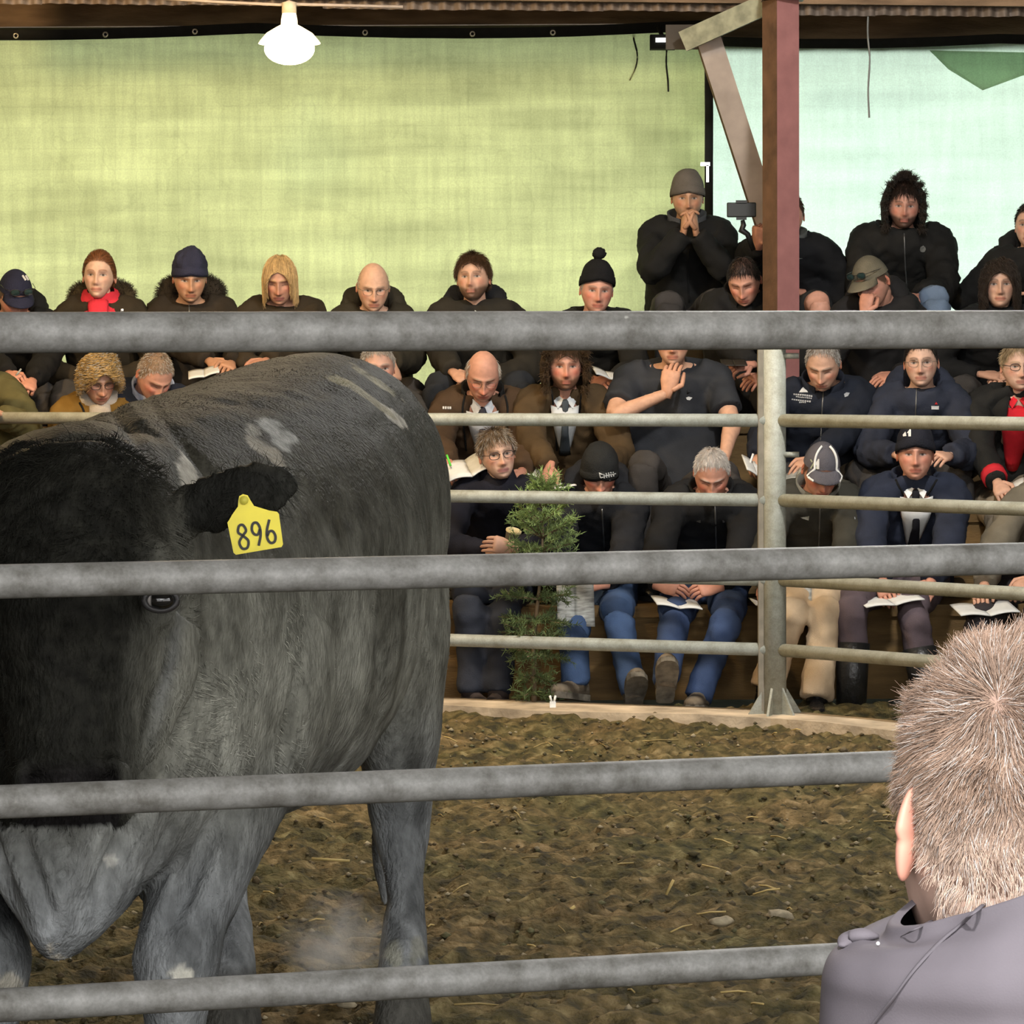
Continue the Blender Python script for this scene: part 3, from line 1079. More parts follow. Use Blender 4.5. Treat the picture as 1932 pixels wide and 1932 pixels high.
    muz = (ishead * sstep(1425, 1470, py) * (np.abs(px - 132) < 95))[:, None]
    colr = colr * (1 - muz) + muz * np.array([.011, .010, .010])

    def patch(cx, cy, sx, sy, rot, c, seed, msk=True, hard=.25):
        x, y = px - cx, py - cy
        cc, q = math.cos(rot), math.sin(rot)
        x, y = x * cc + y * q, -x * q + y * cc
        r = (x / sx) ** 2 + (y / sy) ** 2 + .95 * vnoise(V, 34, seed) + .3 * vnoise(V, 70, seed + 1)
        w = (sstep(1 + hard, 1 - hard, r) * front * msk)[:, None]
        return w * .8, np.array(c)

    W = (.36, .34, .29)
    for args in ((350, 890, 11, 34, -.45, W, 1, ~ishead), (528, 822, 18, 44, -.85, (.26, .26, .24), 2), (500, 850, 12, 40, -.95, (.22, .20, .16), 3), (478, 812, 14, 8, .5, (.2, .19, .16), 4),
                 (742, 785, 7, 36, -.85, W, 5), (690, 748, 6, 60, -.95, (.20, .18, .12), 6), (712, 722, 5, 50, -.95, (.24, .22, .15), 16), (668, 728, 4, 50, -1.0, (.22, .2, .13), 7), (640, 720, 8, 22, -1.2, (.2, .18, .11), 8),
                 (345, 1840, 24, 18, .1, (.6, .58, .5), 9), (215, 1625, 10, 8, 0, (.45, .44, .4), 10), (98, 1795, 5, 22, -.55, (.45, .42, .36), 11), (112, 1808, 18, 4, .15, (.5, .47, .4), 12),
                 (20, 1850, 20, 20, 0, (.3, .28, .23), 13), (745, 1800, 20, 24, 0, (.26, .26, .21), 14), (785, 1795, 14, 24, 0, (.2, .2, .17), 15)):
        w, c = patch(*args)
        colr = colr * (1 - w) + w * c

    root = thing('bull', 'huge black bull with dusty grey flanks standing in the ring facing the camera', 'bull', axis(.6))
    coat = mat('bull_hide', None, 0.62, attr=True, vary=.30, vscale=48, bump=.7, bscale=130, spec=.05, stretch=(1, 1, .5))
    mesh_obj('body', V, polys, coat, root, True, colr)

    # eyes
    for sx in (1, -1):
        c = P(130 + sx * 174, 1132, 6.150)
        u = np.linspace(0, np.pi, 14)
        w = np.linspace(0, 2 * np.pi, 18, endpoint=False)
        Gs = np.array([[c + .026 * V3(math.cos(t), math.sin(t) * math.cos(q) * 1.0, math.sin(t) * math.sin(q) * .72) for q in w] for t in u])
        cl = np.full((14, 18, 3), .006)
        side = (Gs[..., 0] - c[0]) * sx < -.0165
        cl[side] = (.62, .58, .55)
        MB().grid(Gs, True, col=cl).build('eye', mat('bull_eye', None, .06, attr=True, vary=.02, spec=.8, coat=.6), root, True, True)
        rim = []
        for q in np.linspace(0, 2 * np.pi, 19):
            rim.append(c + V3(.029 * math.cos(q), -.008 - .006 * math.cos(q) * sx * -1, .0185 * math.sin(q)))
        MB().tube(rim, .0055, 7, ref=(0, 1, 0), caps=False).build('eyelid', mat('bull_eyelid', (.03, .028, .028), .4), root)

    # ear tag
    tc = P(461, 948, 6.315)
    Rt = rotz(math.radians(6)) @ rotx(math.radians(-6)) @ roty(math.radians(-9))
    prof = [(-.011, .006), (-.008, .014), (0, .017), (.009, .013), (.013, .002), (.018, -.010), (.034, -.024), (.049, -.029), (.052, -.034), (.050, -.095), (.046, -.100), (-.046, -.100), (-.050, -.095), (-.052, -.034), (-.047, -.029), (-.028, -.020), (-.014, -.006)]
    pr = np.array([[x, 0, z] for x, z in prof])
    pr = (pr + V3(.012, 0, 0) * (pr[:, 2:3] < -.02)) * .92
    A = pr @ Rt.T + tc
    B = (pr + V3(0, .0025, 0)) @ Rt.T + tc
    k = len(pr)
    tagm = mat('yellow_tag_plastic', (.62, .52, .02), .45, vary=.12, vscale=18)
    tg = MB().add(np.vstack([A, B]), [tuple(range(k - 1, -1, -1)), tuple(range(k, 2 * k))] + [(i, (i + 1) % k, k + (i + 1) % k, k + i) for i in range(k)]).build('ear_tag', tagm, root, False)
    tg['label'] = 'yellow ear tag numbered 896'
    ink = mat('tag_ink', (.022, .02, .016), .6)
    stroke_text(tg, '896', tc + Rt @ V3(.013, -.0012, -.061), Rt @ V3(1, 0, .03), Rt @ V3(0, 0, 1), .044, .0255, .0048, ink, 'lettering')
    MB().tube([tc + Rt @ V3(0, -.006, .004), tc + Rt @ V3(0, .012, .004)], .008, 12, ref=(0, 0, 1)).build('rivet', mat('tag_rivet', (.45, .40, .05), .5), tg)

    # short coat: curls on the poll and forehead, flat hair elsewhere
    tri = np.array([(p[0], p[1], p[2]) for p in polys])
    cen = V[tri].mean(1)
    vis = front[tri[:, 0]] & (cen[:, 2] > .1) & ((px[tri[:, 0]] > -60))
    idx = np.flatnonzero(vis)
    e1, e2 = V[tri[:, 1]] - V[tri[:, 0]], V[tri[:, 2]] - V[tri[:, 0]]
    nh = 60000
    pick = rng.choice(idx, nh)
    root_p = V[tri[pick, 0]] + e1[pick] * rng.random((nh, 1)) + e2[pick] * rng.random((nh, 1))
    nn = Nn[tri[pick, 0]]
    hd_ = ishead[tri[pick, 0]]
    poll = hd_ & (py[tri[pick, 0]] < 1110)
    flow = np.where(hd_[:, None], V3(0, -.1, -1), a * .8 + V3(0, 0, -.75))
    flow = flow - nn * (flow * nn).sum(1, keepdims=True)
    wob = np.stack([vnoise(root_p, 14, 40), vnoise(root_p, 14, 41), vnoise(root_p, 14, 42)], 1)
    dirs = nrm(flow + wob * .9 + rng.normal(0, .25, (nh, 3)))
    qx, qy = px[tri[pick, 0]], py[tri[pick, 0]]
    curly = (~hd_) & (qx > 300) & (qx < 570) & (qy > 1130) & (qy < 1500) & (vnoise(root_p, 9, 60) > -.25)
    ln = np.where(poll, .026, np.where(hd_, .010, np.where(curly, .016, .0036))) * rng.uniform(.6, 1.4, nh)
    lift = np.where(poll, .75, np.where(curly, .45, .22))[:, None]
    p0 = root_p - nn * .001
    p1 = p0 + (dirs * (1 - lift * .5) + nn * lift) * (ln * .5)[:, None]
    curl = np.where((poll | curly)[:, None], wob * 1.5, 0)
    p2 = p1 + nrm(dirs + curl + nn * (lift - .35) * .6) * (ln * .6)[:, None]
    hc = colr[tri[pick, 0]] * rng.uniform(.75, 1.35, (nh, 1)) * np.where(curly, rng.choice([.6, 1.0, 1.8], nh), 1)[:, None]
    hair_curves('coat', np.stack([p0, p1, p2], 1), .0006, COATM, root, hc)
    return root


SEG = {  # strokes of the few characters written in the place, on a 1 x 2 cell
    '8': [[(.5, 1.1), (.1, 1.45), (.3, 1.95), (.7, 1.95), (.9, 1.45), (.5, 1.1), (.05, .6), (.25, .05), (.75, .05), (.95, .6), (.5, 1.1)]],
    '9': [[(.9, 1.35), (.6, .95), (.25, 1.05), (.1, 1.45), (.3, 1.9), (.7, 1.92), (.92, 1.45), (.85, .8), (.5, .02)]],
    '6': [[(.6, 1.98), (.2, 1.2), (.08, .55), (.3, .08), (.72, .08), (.92, .5), (.75, .95), (.4, 1.0), (.12, .65)]],
    'X': [[(.05, 0), (.95, 2)], [(.05, 2), (.95, 0)]],
    '1': [[(.3, 1.5), (.7, 2), (.7, 0)]],
    'N': [[(0, 0), (0, 2), (1, 0), (1, 2)]],
    'Y': [[(0, 2), (.5, 1), (1, 2)], [(.5, 1), (.5, 0)]],
    '-': [[(0, 1), (1, 1)]],
}


def stroke_text(parent, text, origin, xdir, up, height, width, thick, m, name):
    xdir, up = nrm(xdir), nrm(up)
    nv = nrm(np.cross(xdir, up))
    mb = MB()
    n = len(text)
    for i, ch in enumerate(text):
        x0 = (i - n / 2) * width + width * .12
        for st in SEG[ch]:
            pts = spline(np.array(st), len(st) * 5) if ch in '896' else np.array(st, float)
            w = np.array([origin + xdir * (x0 + p[0] * width * .72) + up * ((p[1] / 2 - .5) * height) for p in pts])
            t = nrm(np.gradient(w, axis=0)) if len(w) > 1 else None
            sd = np.cross(nv, t)
            rows = np.stack([w - sd * thick / 2, w + sd * thick / 2, w + sd * thick / 2 + nv * .0008, w - sd * thick / 2 + nv * .0008], 1)
            mb.grid(rows, True, True, True)
    return mb.build(name, m, parent, False)


bull = make_bull()
# ================================================================ PEOPLE
HC, HR = 96, 66
_uu = np.linspace(-np.pi, np.pi, HC, endpoint=False)
PHI = _uu - .52 * np.sin(_uu)                      # denser columns over the face; 0 is straight ahead
_t = np.linspace(0, 1, HR)
LAM = np.pi / 2 - np.pi * (_t + .055 * np.sin(2 * np.pi * _t) * 1.0)
SA, SB, SC = .0745, .0955, .115


def skull(phi, lam, wide=1.0, jaw=.80, nape=None):
    """head surface (face looks along -y) without features"""
    phi, lam = np.broadcast_arrays(phi, lam)
    fr = np.clip(np.cos(phi), 0, 1)
    p = np.where(lam < 0, 2 + 1.5 * fr, 2 + .35 * fr)
    c, s = np.cos(lam), np.sin(lam)
    k = (np.abs(c) ** p + np.abs(s) ** p) ** (-1 / p)
    x = SA * wide * np.sin(phi) * c * k
    y = -SB * np.cos(phi) * c * k
    z = SC * s * k
    t = np.clip((-.015 - z) / .1, 0, 1)
    x = x * (1 - (1 - jaw) * t ** 1.4)
    back = sstep(-.01, .05, y)
    y = y * (1 - (.5 if nape is None else nape) * t * back)
    y = y - .010 * t * (1 - back)
    return np.stack([x, y, z], -1)


def head_grid(sp):
    wide, jaw = sp.get('wide', 1.0) * 1.04, sp.get('jaw', .80)
    ph, la = np.meshgrid(PHI, LAM)
    V = skull(ph, la, wide, jaw, sp.get('nape'))
    x, y, z = V[..., 0], V[..., 1], V[..., 2]
    ax = np.abs(x)
    fm = sstep(-.02, -.055, y)

    def g(cx, cz, sx, sz, h):
        return h * np.exp(-((ax - cx) / sx) ** 2 - ((z - cz) / sz) ** 2)

    nl = sp.get('nose', 1.0)
    d = g(0, -.040, .0130, .011, .023 * nl) + g(.011, -.044, .008, .008, .006 * nl) + g(0, -.018, .0095, .022, .016 * nl) + g(0, .008, .010, .016, .004)
    d += g(.030, .020, .022, .008, .008) + g(0, .022, .02, .01, .003) + g(.031, .000, .0165, .0115, -.0150) + g(.031, .000, .010, .0055, .005)
    d += g(.043, -.026, .017, .015, .005)
    d += g(0, -.064, .024, .0048, .005) + g(0, -.0755, .022, .005, .0055) + g(0, -.0695, .027, .0022, -.0050)
    d += g(0, -.058, .006, .008, -.002) + g(0, -.086, .018, .005, -.005) + g(0, -.104, .018, .012, .007 * sp.get('chin', 1.0))
    d += g(.026, -.055, .006, .016, -.0028)
    y = y - d * fm
    if sp.get('beard'):
        b = sstep(-.048, -.066, z) * sstep(-.0, -.03, y)
        y = y - .006 * b * (1 + .4 * vnoise(np.stack([x, y, z], -1).reshape(-1, 3), 120, 4).reshape(x.shape)) * sp['beard']
    V = np.stack([x, y, z], -1)
    # --- colour
    skin = np.array(sp.get('skin', (.52, .29, .19)))
    C = np.ones((HR, HC, 3)) * skin
    def tint(w, c, a=1.0):
        nonlocal C
        w = (np.clip(w, 0, 1) * a)[..., None]
        C = C * (1 - w) + np.array(c) * w
    red = skin * np.array([1.02, .66, .62])
    tint((g(.046, -.026, .022, .02, 1) + g(0, -.04, .016, .014, .9)) * fm, red, sp.get('ruddy', .6))
    tint(g(.031, .0, .02, .010, 1) * fm, skin * .62, .7)
    br = np.array(sp.get('brow', sp.get('haircol', (.06, .04, .03))))
    bz = .0195 + .004 * np.sin(np.clip((ax - .012) / .038, 0, 1) * np.pi)
    tint(np.exp(-((z - bz) / .0036) ** 2) * sstep(.008, .014, ax) * sstep(.054, .044, ax) * fm, br * .8 + skin * .1, .85)
    ey = ax - .031
    if sp.get('pitch', 0) > .30 or sp.get('closed'):
        tint(np.exp(-((z + .004 + 12 * ey ** 2) / .0022) ** 2) * sstep(.018, .013, np.abs(ey)) * fm, skin * .16, .9)
    else:
        alm = sstep(1.15, .8, np.abs(z + .0005) / (.0052 * np.clip(1 - (ey / .0155) ** 2, .02, 1)) ) * sstep(.0165, .0145, np.abs(ey)) * fm
        tint(alm, (.42, .38, .35))
        tint(alm * sstep(.0068, .0050, np.sqrt((ey - sp.get('gaze', 0) * np.sign(x)) ** 2 + z ** 2)), (.035, .028, .022))
        tint(np.exp(-((z - .0046 * (1 - (ey / .017) ** 2)) / .0020) ** 2) * sstep(.019, .014, np.abs(ey)) * fm, skin * .12, .85)
    lip = np.array(sp.get('lip', skin * np.array([.82, .46, .46])))
    tint(sstep(.0100, .0065, np.abs(z + .0700)) * sstep(.031, .024, ax + np.abs(z + .07) * .6) * fm, lip, .8)
    tint(np.exp(-((z + .0695) / .0016) ** 2) * sstep(.031, .025, ax) * fm, skin * .18, .8)
    tint((g(.0075, -.0505, .004, .0025, 1)) * fm, skin * .15, .8)
    if sp.get('beard') or sp.get('stubble'):
        bc = np.array(sp.get('beardcol', sp.get('haircol', (.06, .04, .03))))
        w = sstep(-.040, -.060, z + .35 * np.clip(.035 - ax, 0, .02) * 0 - .25 * (ax - .045)) * sstep(.03, -.01, y)
        w = np.maximum(w, g(0, -.0575, .022, .004, 1) * fm)
        w = w * (1 - .8 * sstep(.0085, .006, np.abs(z + .072)) * sstep(.022, .015, ax))
        tint(w, bc, .85 if sp.get('beard') else sp['stubble'])
    # scalp under the hair
    hm = hair_mask(V, sp)
    if sp.get('hair') and sp['hair'] not in ('none',):
        tint(hm, np.array(sp.get('haircol', (.06, .04, .03))) * .8, sp.get('scalp', .9))
    return V, C


def hair_mask(V, sp):
    x, y, z = V[..., 0], V[..., 1], V[..., 2]
    st = sp.get('hair')
    az = np.arctan2(np.abs(x), -y)                # 0 front, pi back
    front = sp.get('hairline', .070)
    line = np.interp(az, [0, .45, .85, 1.15, 1.45, 1.75, 2.2, np.pi], [front, front - .004, front - .022, .012, -.012, -.005, -.055, -.075])
    w = sstep(line - .004, line + .005, z)
    if st == 'fringe' or sp.get('bald'):
        w = w * sstep(.075, .045, z) * sstep(.9, 1.25, az)
    if st in ('none', None):
        w = w * 0
    return w


def ear_piece(mb, side, skin, Rm, Hc, big=1):
    u = np.linspace(0, np.pi, 9 if big == 1 else 25)
    w = np.linspace(0, 2 * np.pi, 14 if big == 1 else 40, endpoint=False)
    G = np.array([[(.0060 * math.cos(t), .0175 * math.sin(t) * math.cos(q), .032 * math.sin(t) * math.sin(q)) for q in w] for t in u])
    # concave outer face and lobe
    out = G[..., 0] > 0
    rr = (G[..., 1] / .0175) ** 2 + (G[..., 2] / .032) ** 2
    G[..., 0] = np.where(out, G[..., 0] * 1.2 - (.006 if big == 1 else .0022) * np.exp(-(rr / .35) ** 2), G[..., 0])
    G[..., 1] *= np.where(G[..., 2] < 0, .72, 1.05)
    R = rotz(-.38 if big == 1 else -.72) @ roty(-.12) @ rotx(.15)
    G = G * (.92 if big == 1 else big) @ R.T + V3(.0765 if big == 1 else .079, .012, -.008)
    G[..., 0] *= side
    G = G @ Rm.T + Hc
    if side < 0:
        G = G[:, ::-1]
    mb.grid(G, True, col=np.array(skin) * np.array([1.02, .72, .66]))


def hand_pieces(mb, W, D, N, side, curl, skin, scale=1.0, spread=.0):
    """hand growing from wrist W along D, back of the hand towards N, thumb on side*cross(D,N)"""
    D = nrm(D)
    N = nrm(N - D * np.dot(N, D))
    T = np.cross(D, N)
    s = scale
    pal = np.array([W - D * .02 * s, W + D * .012 * s, W + D * .05 * s, W + D * .085 * s, W + D * .098 * s])
    mb.grid(tube_grid(pal, np.array([[.021, .016], [.026, .017], [.039, .0165], [.041, .014], [.034, .008]]) * s, 12, N, None), True, True, True, skin)
    cs = {'fist': (1.1, 1.45, .9), 'grip': (.75, 1.05, .6), 'relaxed': (.35, .45, .3), 'flat': (.08, .1, .05), 'hold': (.55, .6, .35), 'clasp': (.95, .9, .5)}[curl]
    for off, ln, k in ((-.030, .060, 1.12), (-.0105, .073, 1.0), (.0095, .080, .96), (.0295, .073, .92)):
        b = W + D * (.088 - abs(off) * .18) * s + T * off * side * s
        d, p, pts = D + T * side * off * spread * 8, b - D * .012 * s, [b - D * .012 * s]
        ang = 0
        p = b
        pts.append(p)
        for j, (c, f) in enumerate(zip(cs, (.45, .32, .23))):
            ang += c * k
            dr = nrm(d) * math.cos(ang) - N * math.sin(ang)
            p1 = p + dr * ln * f * s
            pts += [p + (p1 - p) * .5, p1]
            p = p1
        r = np.linspace(.0092, .0068, len(pts)) * s
        r[-1] *= .6
        mb.tube(pts, r, 7, ref=T, col=np.array(skin) * (1 if off < .02 else .97))
    b = W + D * .022 * s + T * side * .024 * s
    c1 = {'fist': .9, 'clasp': .5, 'grip': .7, 'hold': .6, 'relaxed': .4, 'flat': .1}[curl]
    d1 = nrm(D * .65 + T * side * .75 - N * .25 * c1 * 2)
    p1 = b + d1 * .040 * s
    d2 = nrm(D * .95 - T * side * (.5 * c1) - N * .5 * c1 + T * side * .2)
    p2 = p1 + d2 * .034 * s
    p3 = p2 + nrm(d2 - N * .3 * c1) * .022 * s
    mb.tube([b - d1 * .01, b, p1, (p1 + p2) / 2, p2, p3], np.array([.012, .0135, .0112, .0105, .0095, .006]) * s, 8, ref=N, col=skin)


def ik(S, T, l1, l2, pole):
    d = T - S
    L = np.linalg.norm(d)
    L2 = min(L, (l1 + l2) * .985)
    T = S + d / L * L2
    u = d / L
    a = (l1 * l1 - l2 * l2 + L2 * L2) / (2 * L2)
    h = math.sqrt(max(l1 * l1 - a * a, 1e-6))
    pv = pole - u * np.dot(pole, u)
    return S + u * a + nrm(pv) * h, T


deferred = []          # bodies whose limbs are fused into one surface once everything is laid out


def person(key, label, head, row=None, d=None, yaw=0, pitch=0, roll=0, hands=(None, None), knees=None, feet=None, floor=None, seat=None,
           jacket=None, trousers=None, shoes=None, bulk=0.0, pole=None, hpose=('relaxed', 'relaxed'), sleeves='long', tyaw=0.0, lean=None,
           handdir=(None, None), handn=(None, None), hscale=1.0, legs=True, shw=.18, neckdrop=0, **sp):
    """a seated person; head is the pixel of the middle of the head, hands/knees/feet = (px, py, metres nearer than the head)"""
    d = d or HD[row]
    sp['pitch'] = pitch
    seat = SEATZ[row] if seat is None else seat
    floor = (0.0 if row == 1 else SEATZ[row - 1]) if floor is None else floor
    Hc = P(head[0], head[1], d)
    hs = sp.get('hsize', 1.0)
    Rm = rotz(yaw) @ rotx(pitch) @ roty(roll)
    Rn = rotz(tyaw + (yaw - tyaw) * .35) @ rotx(pitch * .55) @ roty(roll * .4)
    Rt = rotz(tyaw)
    Nb = Hc + Rn @ V3(0, .070, -.158 - neckdrop)
    pz = seat + .10
    dz = Nb[2] - pz
    dy = math.sqrt(max(.27 - dz * dz, .0016)) if lean is None else lean
    Pv = Nb + Rt @ V3(0, min(dy, .42), -dz)
    skin = np.array(sp.get('skin', (.52, .29, .19)))
    root = thing('person', label, 'person', (Pv[0], Pv[1], floor))
    # spine
    mid = (Nb + Pv) / 2 + Rt @ V3(0, .05, .02)
    sp_pts = spline(np.array([Pv + V3(0, 0, -.07), Pv, mid, Nb + Rn @ V3(0, .012, -.01), Nb + Rn @ V3(0, -.006, .05)]), 22)
    tt = np.linspace(0, 1, 22)
    w = np.interp(tt, [0, .12, .35, .58, .72, .80, .87, .93, .97, 1], [.16, .175, .165, .182, .195, .192, .165, .118, .082, .066]) * (shw / .18) + bulk * np.interp(tt, [0, .8, .95, 1], [1, .9, .25, .1])
    dp = np.interp(tt, [0, .12, .35, .6, .78, .88, .95, 1], [.12, .135, .125, .13, .115, .092, .070, .062]) + bulk * .8 * np.interp(tt, [0, .8, .95, 1], [1, .9, .2, .1])
    # arms
    Sh = [sp_pts[16] + Rt @ V3(sx * (shw - .022), -.012, -.026) for sx in (-1, 1)]
    arms = []
    for i, sx in enumerate((-1, 1)):
        h = hands[i]
        if h is None:
            T = Pv + Rt @ V3(sx * .085, -.34, .13)
        elif len(h) == 3:
            T = P(h[0], h[1], d - h[2])
        else:
            T = P(h[0], h[1], h[3])
        pl = V3(sx * .75, .35, -.75) if pole is None or pole[i] is None else np.array(pole[i], float)
        E, T = ik(Sh[i], T, .295, .265, Rt @ pl)
        arms.append((Sh[i], E, T))
    # legs
    lg = []
    for i, sx in enumerate((-1, 1)):
        hip = Pv + Rt @ V3(sx * .095, -.03, -.02)
        if knees and knees[i] is not None:
            K = P(knees[i][0], knees[i][1], d - knees[i][2])
        else:
            K = hip + Rt @ V3(sx * (.06 + .05 * random.random()), -.41, .06 + .03 * random.random())
        if feet and feet[i] is not None:
            A = P(feet[i][0], feet[i][1], d - feet[i][2])
        else:
            A = np.array([K[0] + sx * .01, K[1] + .05, floor + .095])
        lg.append((hip, K, A))

    # ---------- body: one skin surface under the clothes
    bb = MB()
    bare = sleeves != 'long'
    bb.grid(tube_grid(sp_pts[:-1], np.stack([w - .035 - bulk, dp - .03 - bulk * .8], 1)[:-1].clip(.04), 18, Rt @ V3(0, 1, 0)), True, True, True)
    bb.tube(spline(np.array([Nb + V3(0, .01, -.06), Nb, Hc + Rm @ V3(0, .03, -.085), Hc + Rm @ V3(0, .02, -.03)]), 9), np.array([.06, .057, .055, .054, .054, .055, .054, .052, .046]) * sp.get('neckr', 1), 14, ref=(0, 1, 0))
    for (S, E, T) in arms:
        f = 1.0 if bare else .72
        q = spline(np.array([S, S + (E - S) * .5, E, E + (T - E) * .35, T]), 12)
        bb.tube(q, np.interp(np.linspace(0, 1, 12), [0, .25, .5, .62, 1], [.058, .054, .043, .046, .027]) * f, 10, ref=(.2, 1, .1))
    for (hip, K, A) in lg:
        q = spline(np.array([hip, (hip + K) / 2, K, K + (A - K) * .35, A]), 12)
        bare_leg = 1.0 if sp.get('shorts') else .75
        bb.tube(q, np.interp(np.linspace(0, 1, 12), [0, .3, .5, .65, 1], [.085, .075, .058, .056, .036]) * bare_leg, 10, ref=(0, 1, .3))
    ex = MB()
    HV, HCc = head_grid(sp)
    HV = HV * hs
    ex.grid(HV @ Rm.T + Hc, True, col=HCc)
    for sd in (-1, 1):
        if sp.get('ears', True):
            ear_piece(ex, sd, skin, Rm * hs, Hc, sp.get('bigear', 1))
    for i, (S, E, T) in enumerate(arms):
        sx = (-1, 1)[i]
        fd = nrm(T - E) if handdir[i] is None else nrm(np.array(handdir[i], float))
        nn = V3(sx * .35, -.25, .9) if handn[i] is None else np.array(handn[i], float)
        # thumb points to the middle of the body
        Tt = np.cross(fd, nn)
        hand_pieces(ex, T, fd, nn, 1 if Tt[0] * -sx > 0 else -1, hpose[i], skin * np.array([1, .92, .88]), hscale)
    deferred.append((root, bb, ex, skin))

    def hb(m):   # bake head-space points
        return (np.asarray(m) * hs) @ Rm.T + Hc

    # ---------- clothes
    if jacket:
        jk, jc = jacket[0], jacket[1]
        jm = fabric(jk, jc)
        mb = MB()
        top = -2
        Gt = tube_grid(sp_pts[:top], np.stack([w, dp], 1)[:top], 28, Rt @ V3(0, 1, 0))
        if sp.get('inner'):                    # the front edges part over the shirt
            ln_, wd_ = sp['inner'][2], (sp['inner'][3] if len(sp['inner']) > 3 else .055)
            axs = nrm(sp_pts[12] - sp_pts[19])
            fw = nrm(np.cross(Rt @ V3(1, 0, 0), axs))
            fw = -fw if fw @ (Rt @ V3(0, -1, 0)) < 0 else fw
            arc_ = np.concatenate([[0], np.cumsum(np.linalg.norm(np.diff(sp_pts[::-1], axis=0), axis=1))])[::-1][:top]
            rel_ = Gt - sp_pts[:top][:, None]
            lat, fr_ = rel_ @ (Rt @ V3(1, 0, 0)), rel_ @ fw
            tq = (arc_[:, None] - .02) / ln_
            vw = (wd_ * (1.15 - .85 * tq) + .008) * (tq < 1.05)
            k_ = (fr_ > 0) * sstep(1.25, .8, np.abs(lat) / np.maximum(vw, 1e-4)) * (tq < 1.05)
            Gt = Gt - fw * (fr_ * k_ * .55)[..., None]
        mb.grid(Gt, True, True, True)
        for i, (S, E, T) in enumerate(arms):
            if bare:
                q = spline(np.array([S + Rt @ V3((.085, -.085)[i], .0, .035), S, S + (E - S) * .4, S + (E - S) * .72]), 8)
                mb.tube(q, np.linspace(.072, .080, 8), 14, ref=(.2, 1, .1))
            else:
                q = spline(np.array([S + Rt @ V3((.085, -.085)[i], .0, .035), S, S + (E - S) * .5, E, E + (T - E) * .5, T - nrm(T - E) * .012]), 18)
                mb.tube(q, np.interp(np.linspace(0, 1, 18), [0, .2, .55, .75, .93, 1], [.058, .066, .060, .054, .044, .040]) + bulk * .5, 14, ref=(.2, 1, .1))
        o = mb.build('jacket' if not sp.get('shirtname') else sp['shirtname'], jm, root)
        remeshed(o, .0145 if row != 0 else .008, 4, .030 if not bare else .016, .07)
        if sp.get('puffer'):
            m2 = modifier(o, 'DISPLACE', strength=.018, mid_level=.5, texture_coords='LOCAL', direction='NORMAL')
            wd = bpy.data.textures.new('quilting', 'WOOD')
            wd.wood_type = 'BANDS'
            m2.texture = clouds(.045)
        if jacket[2:] and jacket[2]:
            neck_piece(root, jacket[2], Nb, Rn, Rt, sp, jm, Hc, Rm, bulk)
        for i, (S, E, T) in enumerate(arms):
            if sp.get('cuff') and not bare:
                dr = nrm(T - E)
                MB().tube([T - dr * .075, T - dr * .055, T - dr * .03], .046 + bulk * .5, 14, ref=(.2, 1, .1)).build('cuff', mat('cuff_' + key, sp['cuff'], .8), root)
        if sp.get('zip'):
            pass
    inner = sp.get('inner')
    if inner:
        under_piece(root, inner, Nb, Rn, sp_pts, w, dp, Rt)
    if legs:
        if trousers:
            mb = MB()
            mb.tube(spline(np.array([Pv + V3(0, 0, -.09), Pv, Pv + (mid - Pv) * .3]), 6), np.array([[.13, .1], [.16, .125], [.165, .13], [.165, .13], [.155, .12], [.14, .11]]), 18, ref=Rt @ V3(0, 1, 0))
            for (hip, K, A) in lg:
                if sp.get('shorts'):
                    q = spline(np.array([hip, hip + (K - hip) * .5, hip + (K - hip) * .85]), 8)
                    mb.tube(q, np.linspace(.105, .092, 8), 14, ref=(0, 1, .3))
                else:
                    q = spline(np.array([hip, (hip + K) / 2 + V3(0, 0, .005), K, K + (A - K) * .4, A + (K - A) * sp.get('hemup', -.04)]), 14)
                    mb.tube(q, np.interp(np.linspace(0, 1, 14), [0, .3, .5, .7, 1], [.105, .092, .073, .068, sp.get('hem', .060)]), 14, ref=(0, 1, .3))
            o = mb.build('trousers', fabric(trousers[0], trousers[1]), root)
            remeshed(o, .015, 3, .022, .07)
        if shoes:
            for i, (hip, K, A) in enumerate(lg):
                fdir = (A - K) * V3(1, 1, 0)
                ang = sp.get('toes', (-.25, .25))[i]
                fd = rotz(-ang) @ V3(0, -1, 0)
                shoe(root, A, fd, nrm(K - A), shoes, sp.get('toeup', (0, 0))[i])
    # ---------- hair, hats, glasses
    if sp.get('hair') and sp['hair'] != 'none' and not sp.get('nogrow'):
        grow_hair(root, sp, HV / hs, hb, Rm)
    if sp.get('hat'):
        make_hat(root, key, sp, hb)
    if sp.get('glasses'):
        make_glasses(root, key, hb, sp['glasses'], V3(0, 0, 0), 0)
    return dict(root=root, arms=arms, Hc=Hc, Rm=Rm, hb=hb, Nb=Nb, sp=sp_pts, lg=lg, w=w, dp=dp, Rt=Rt, d=d)


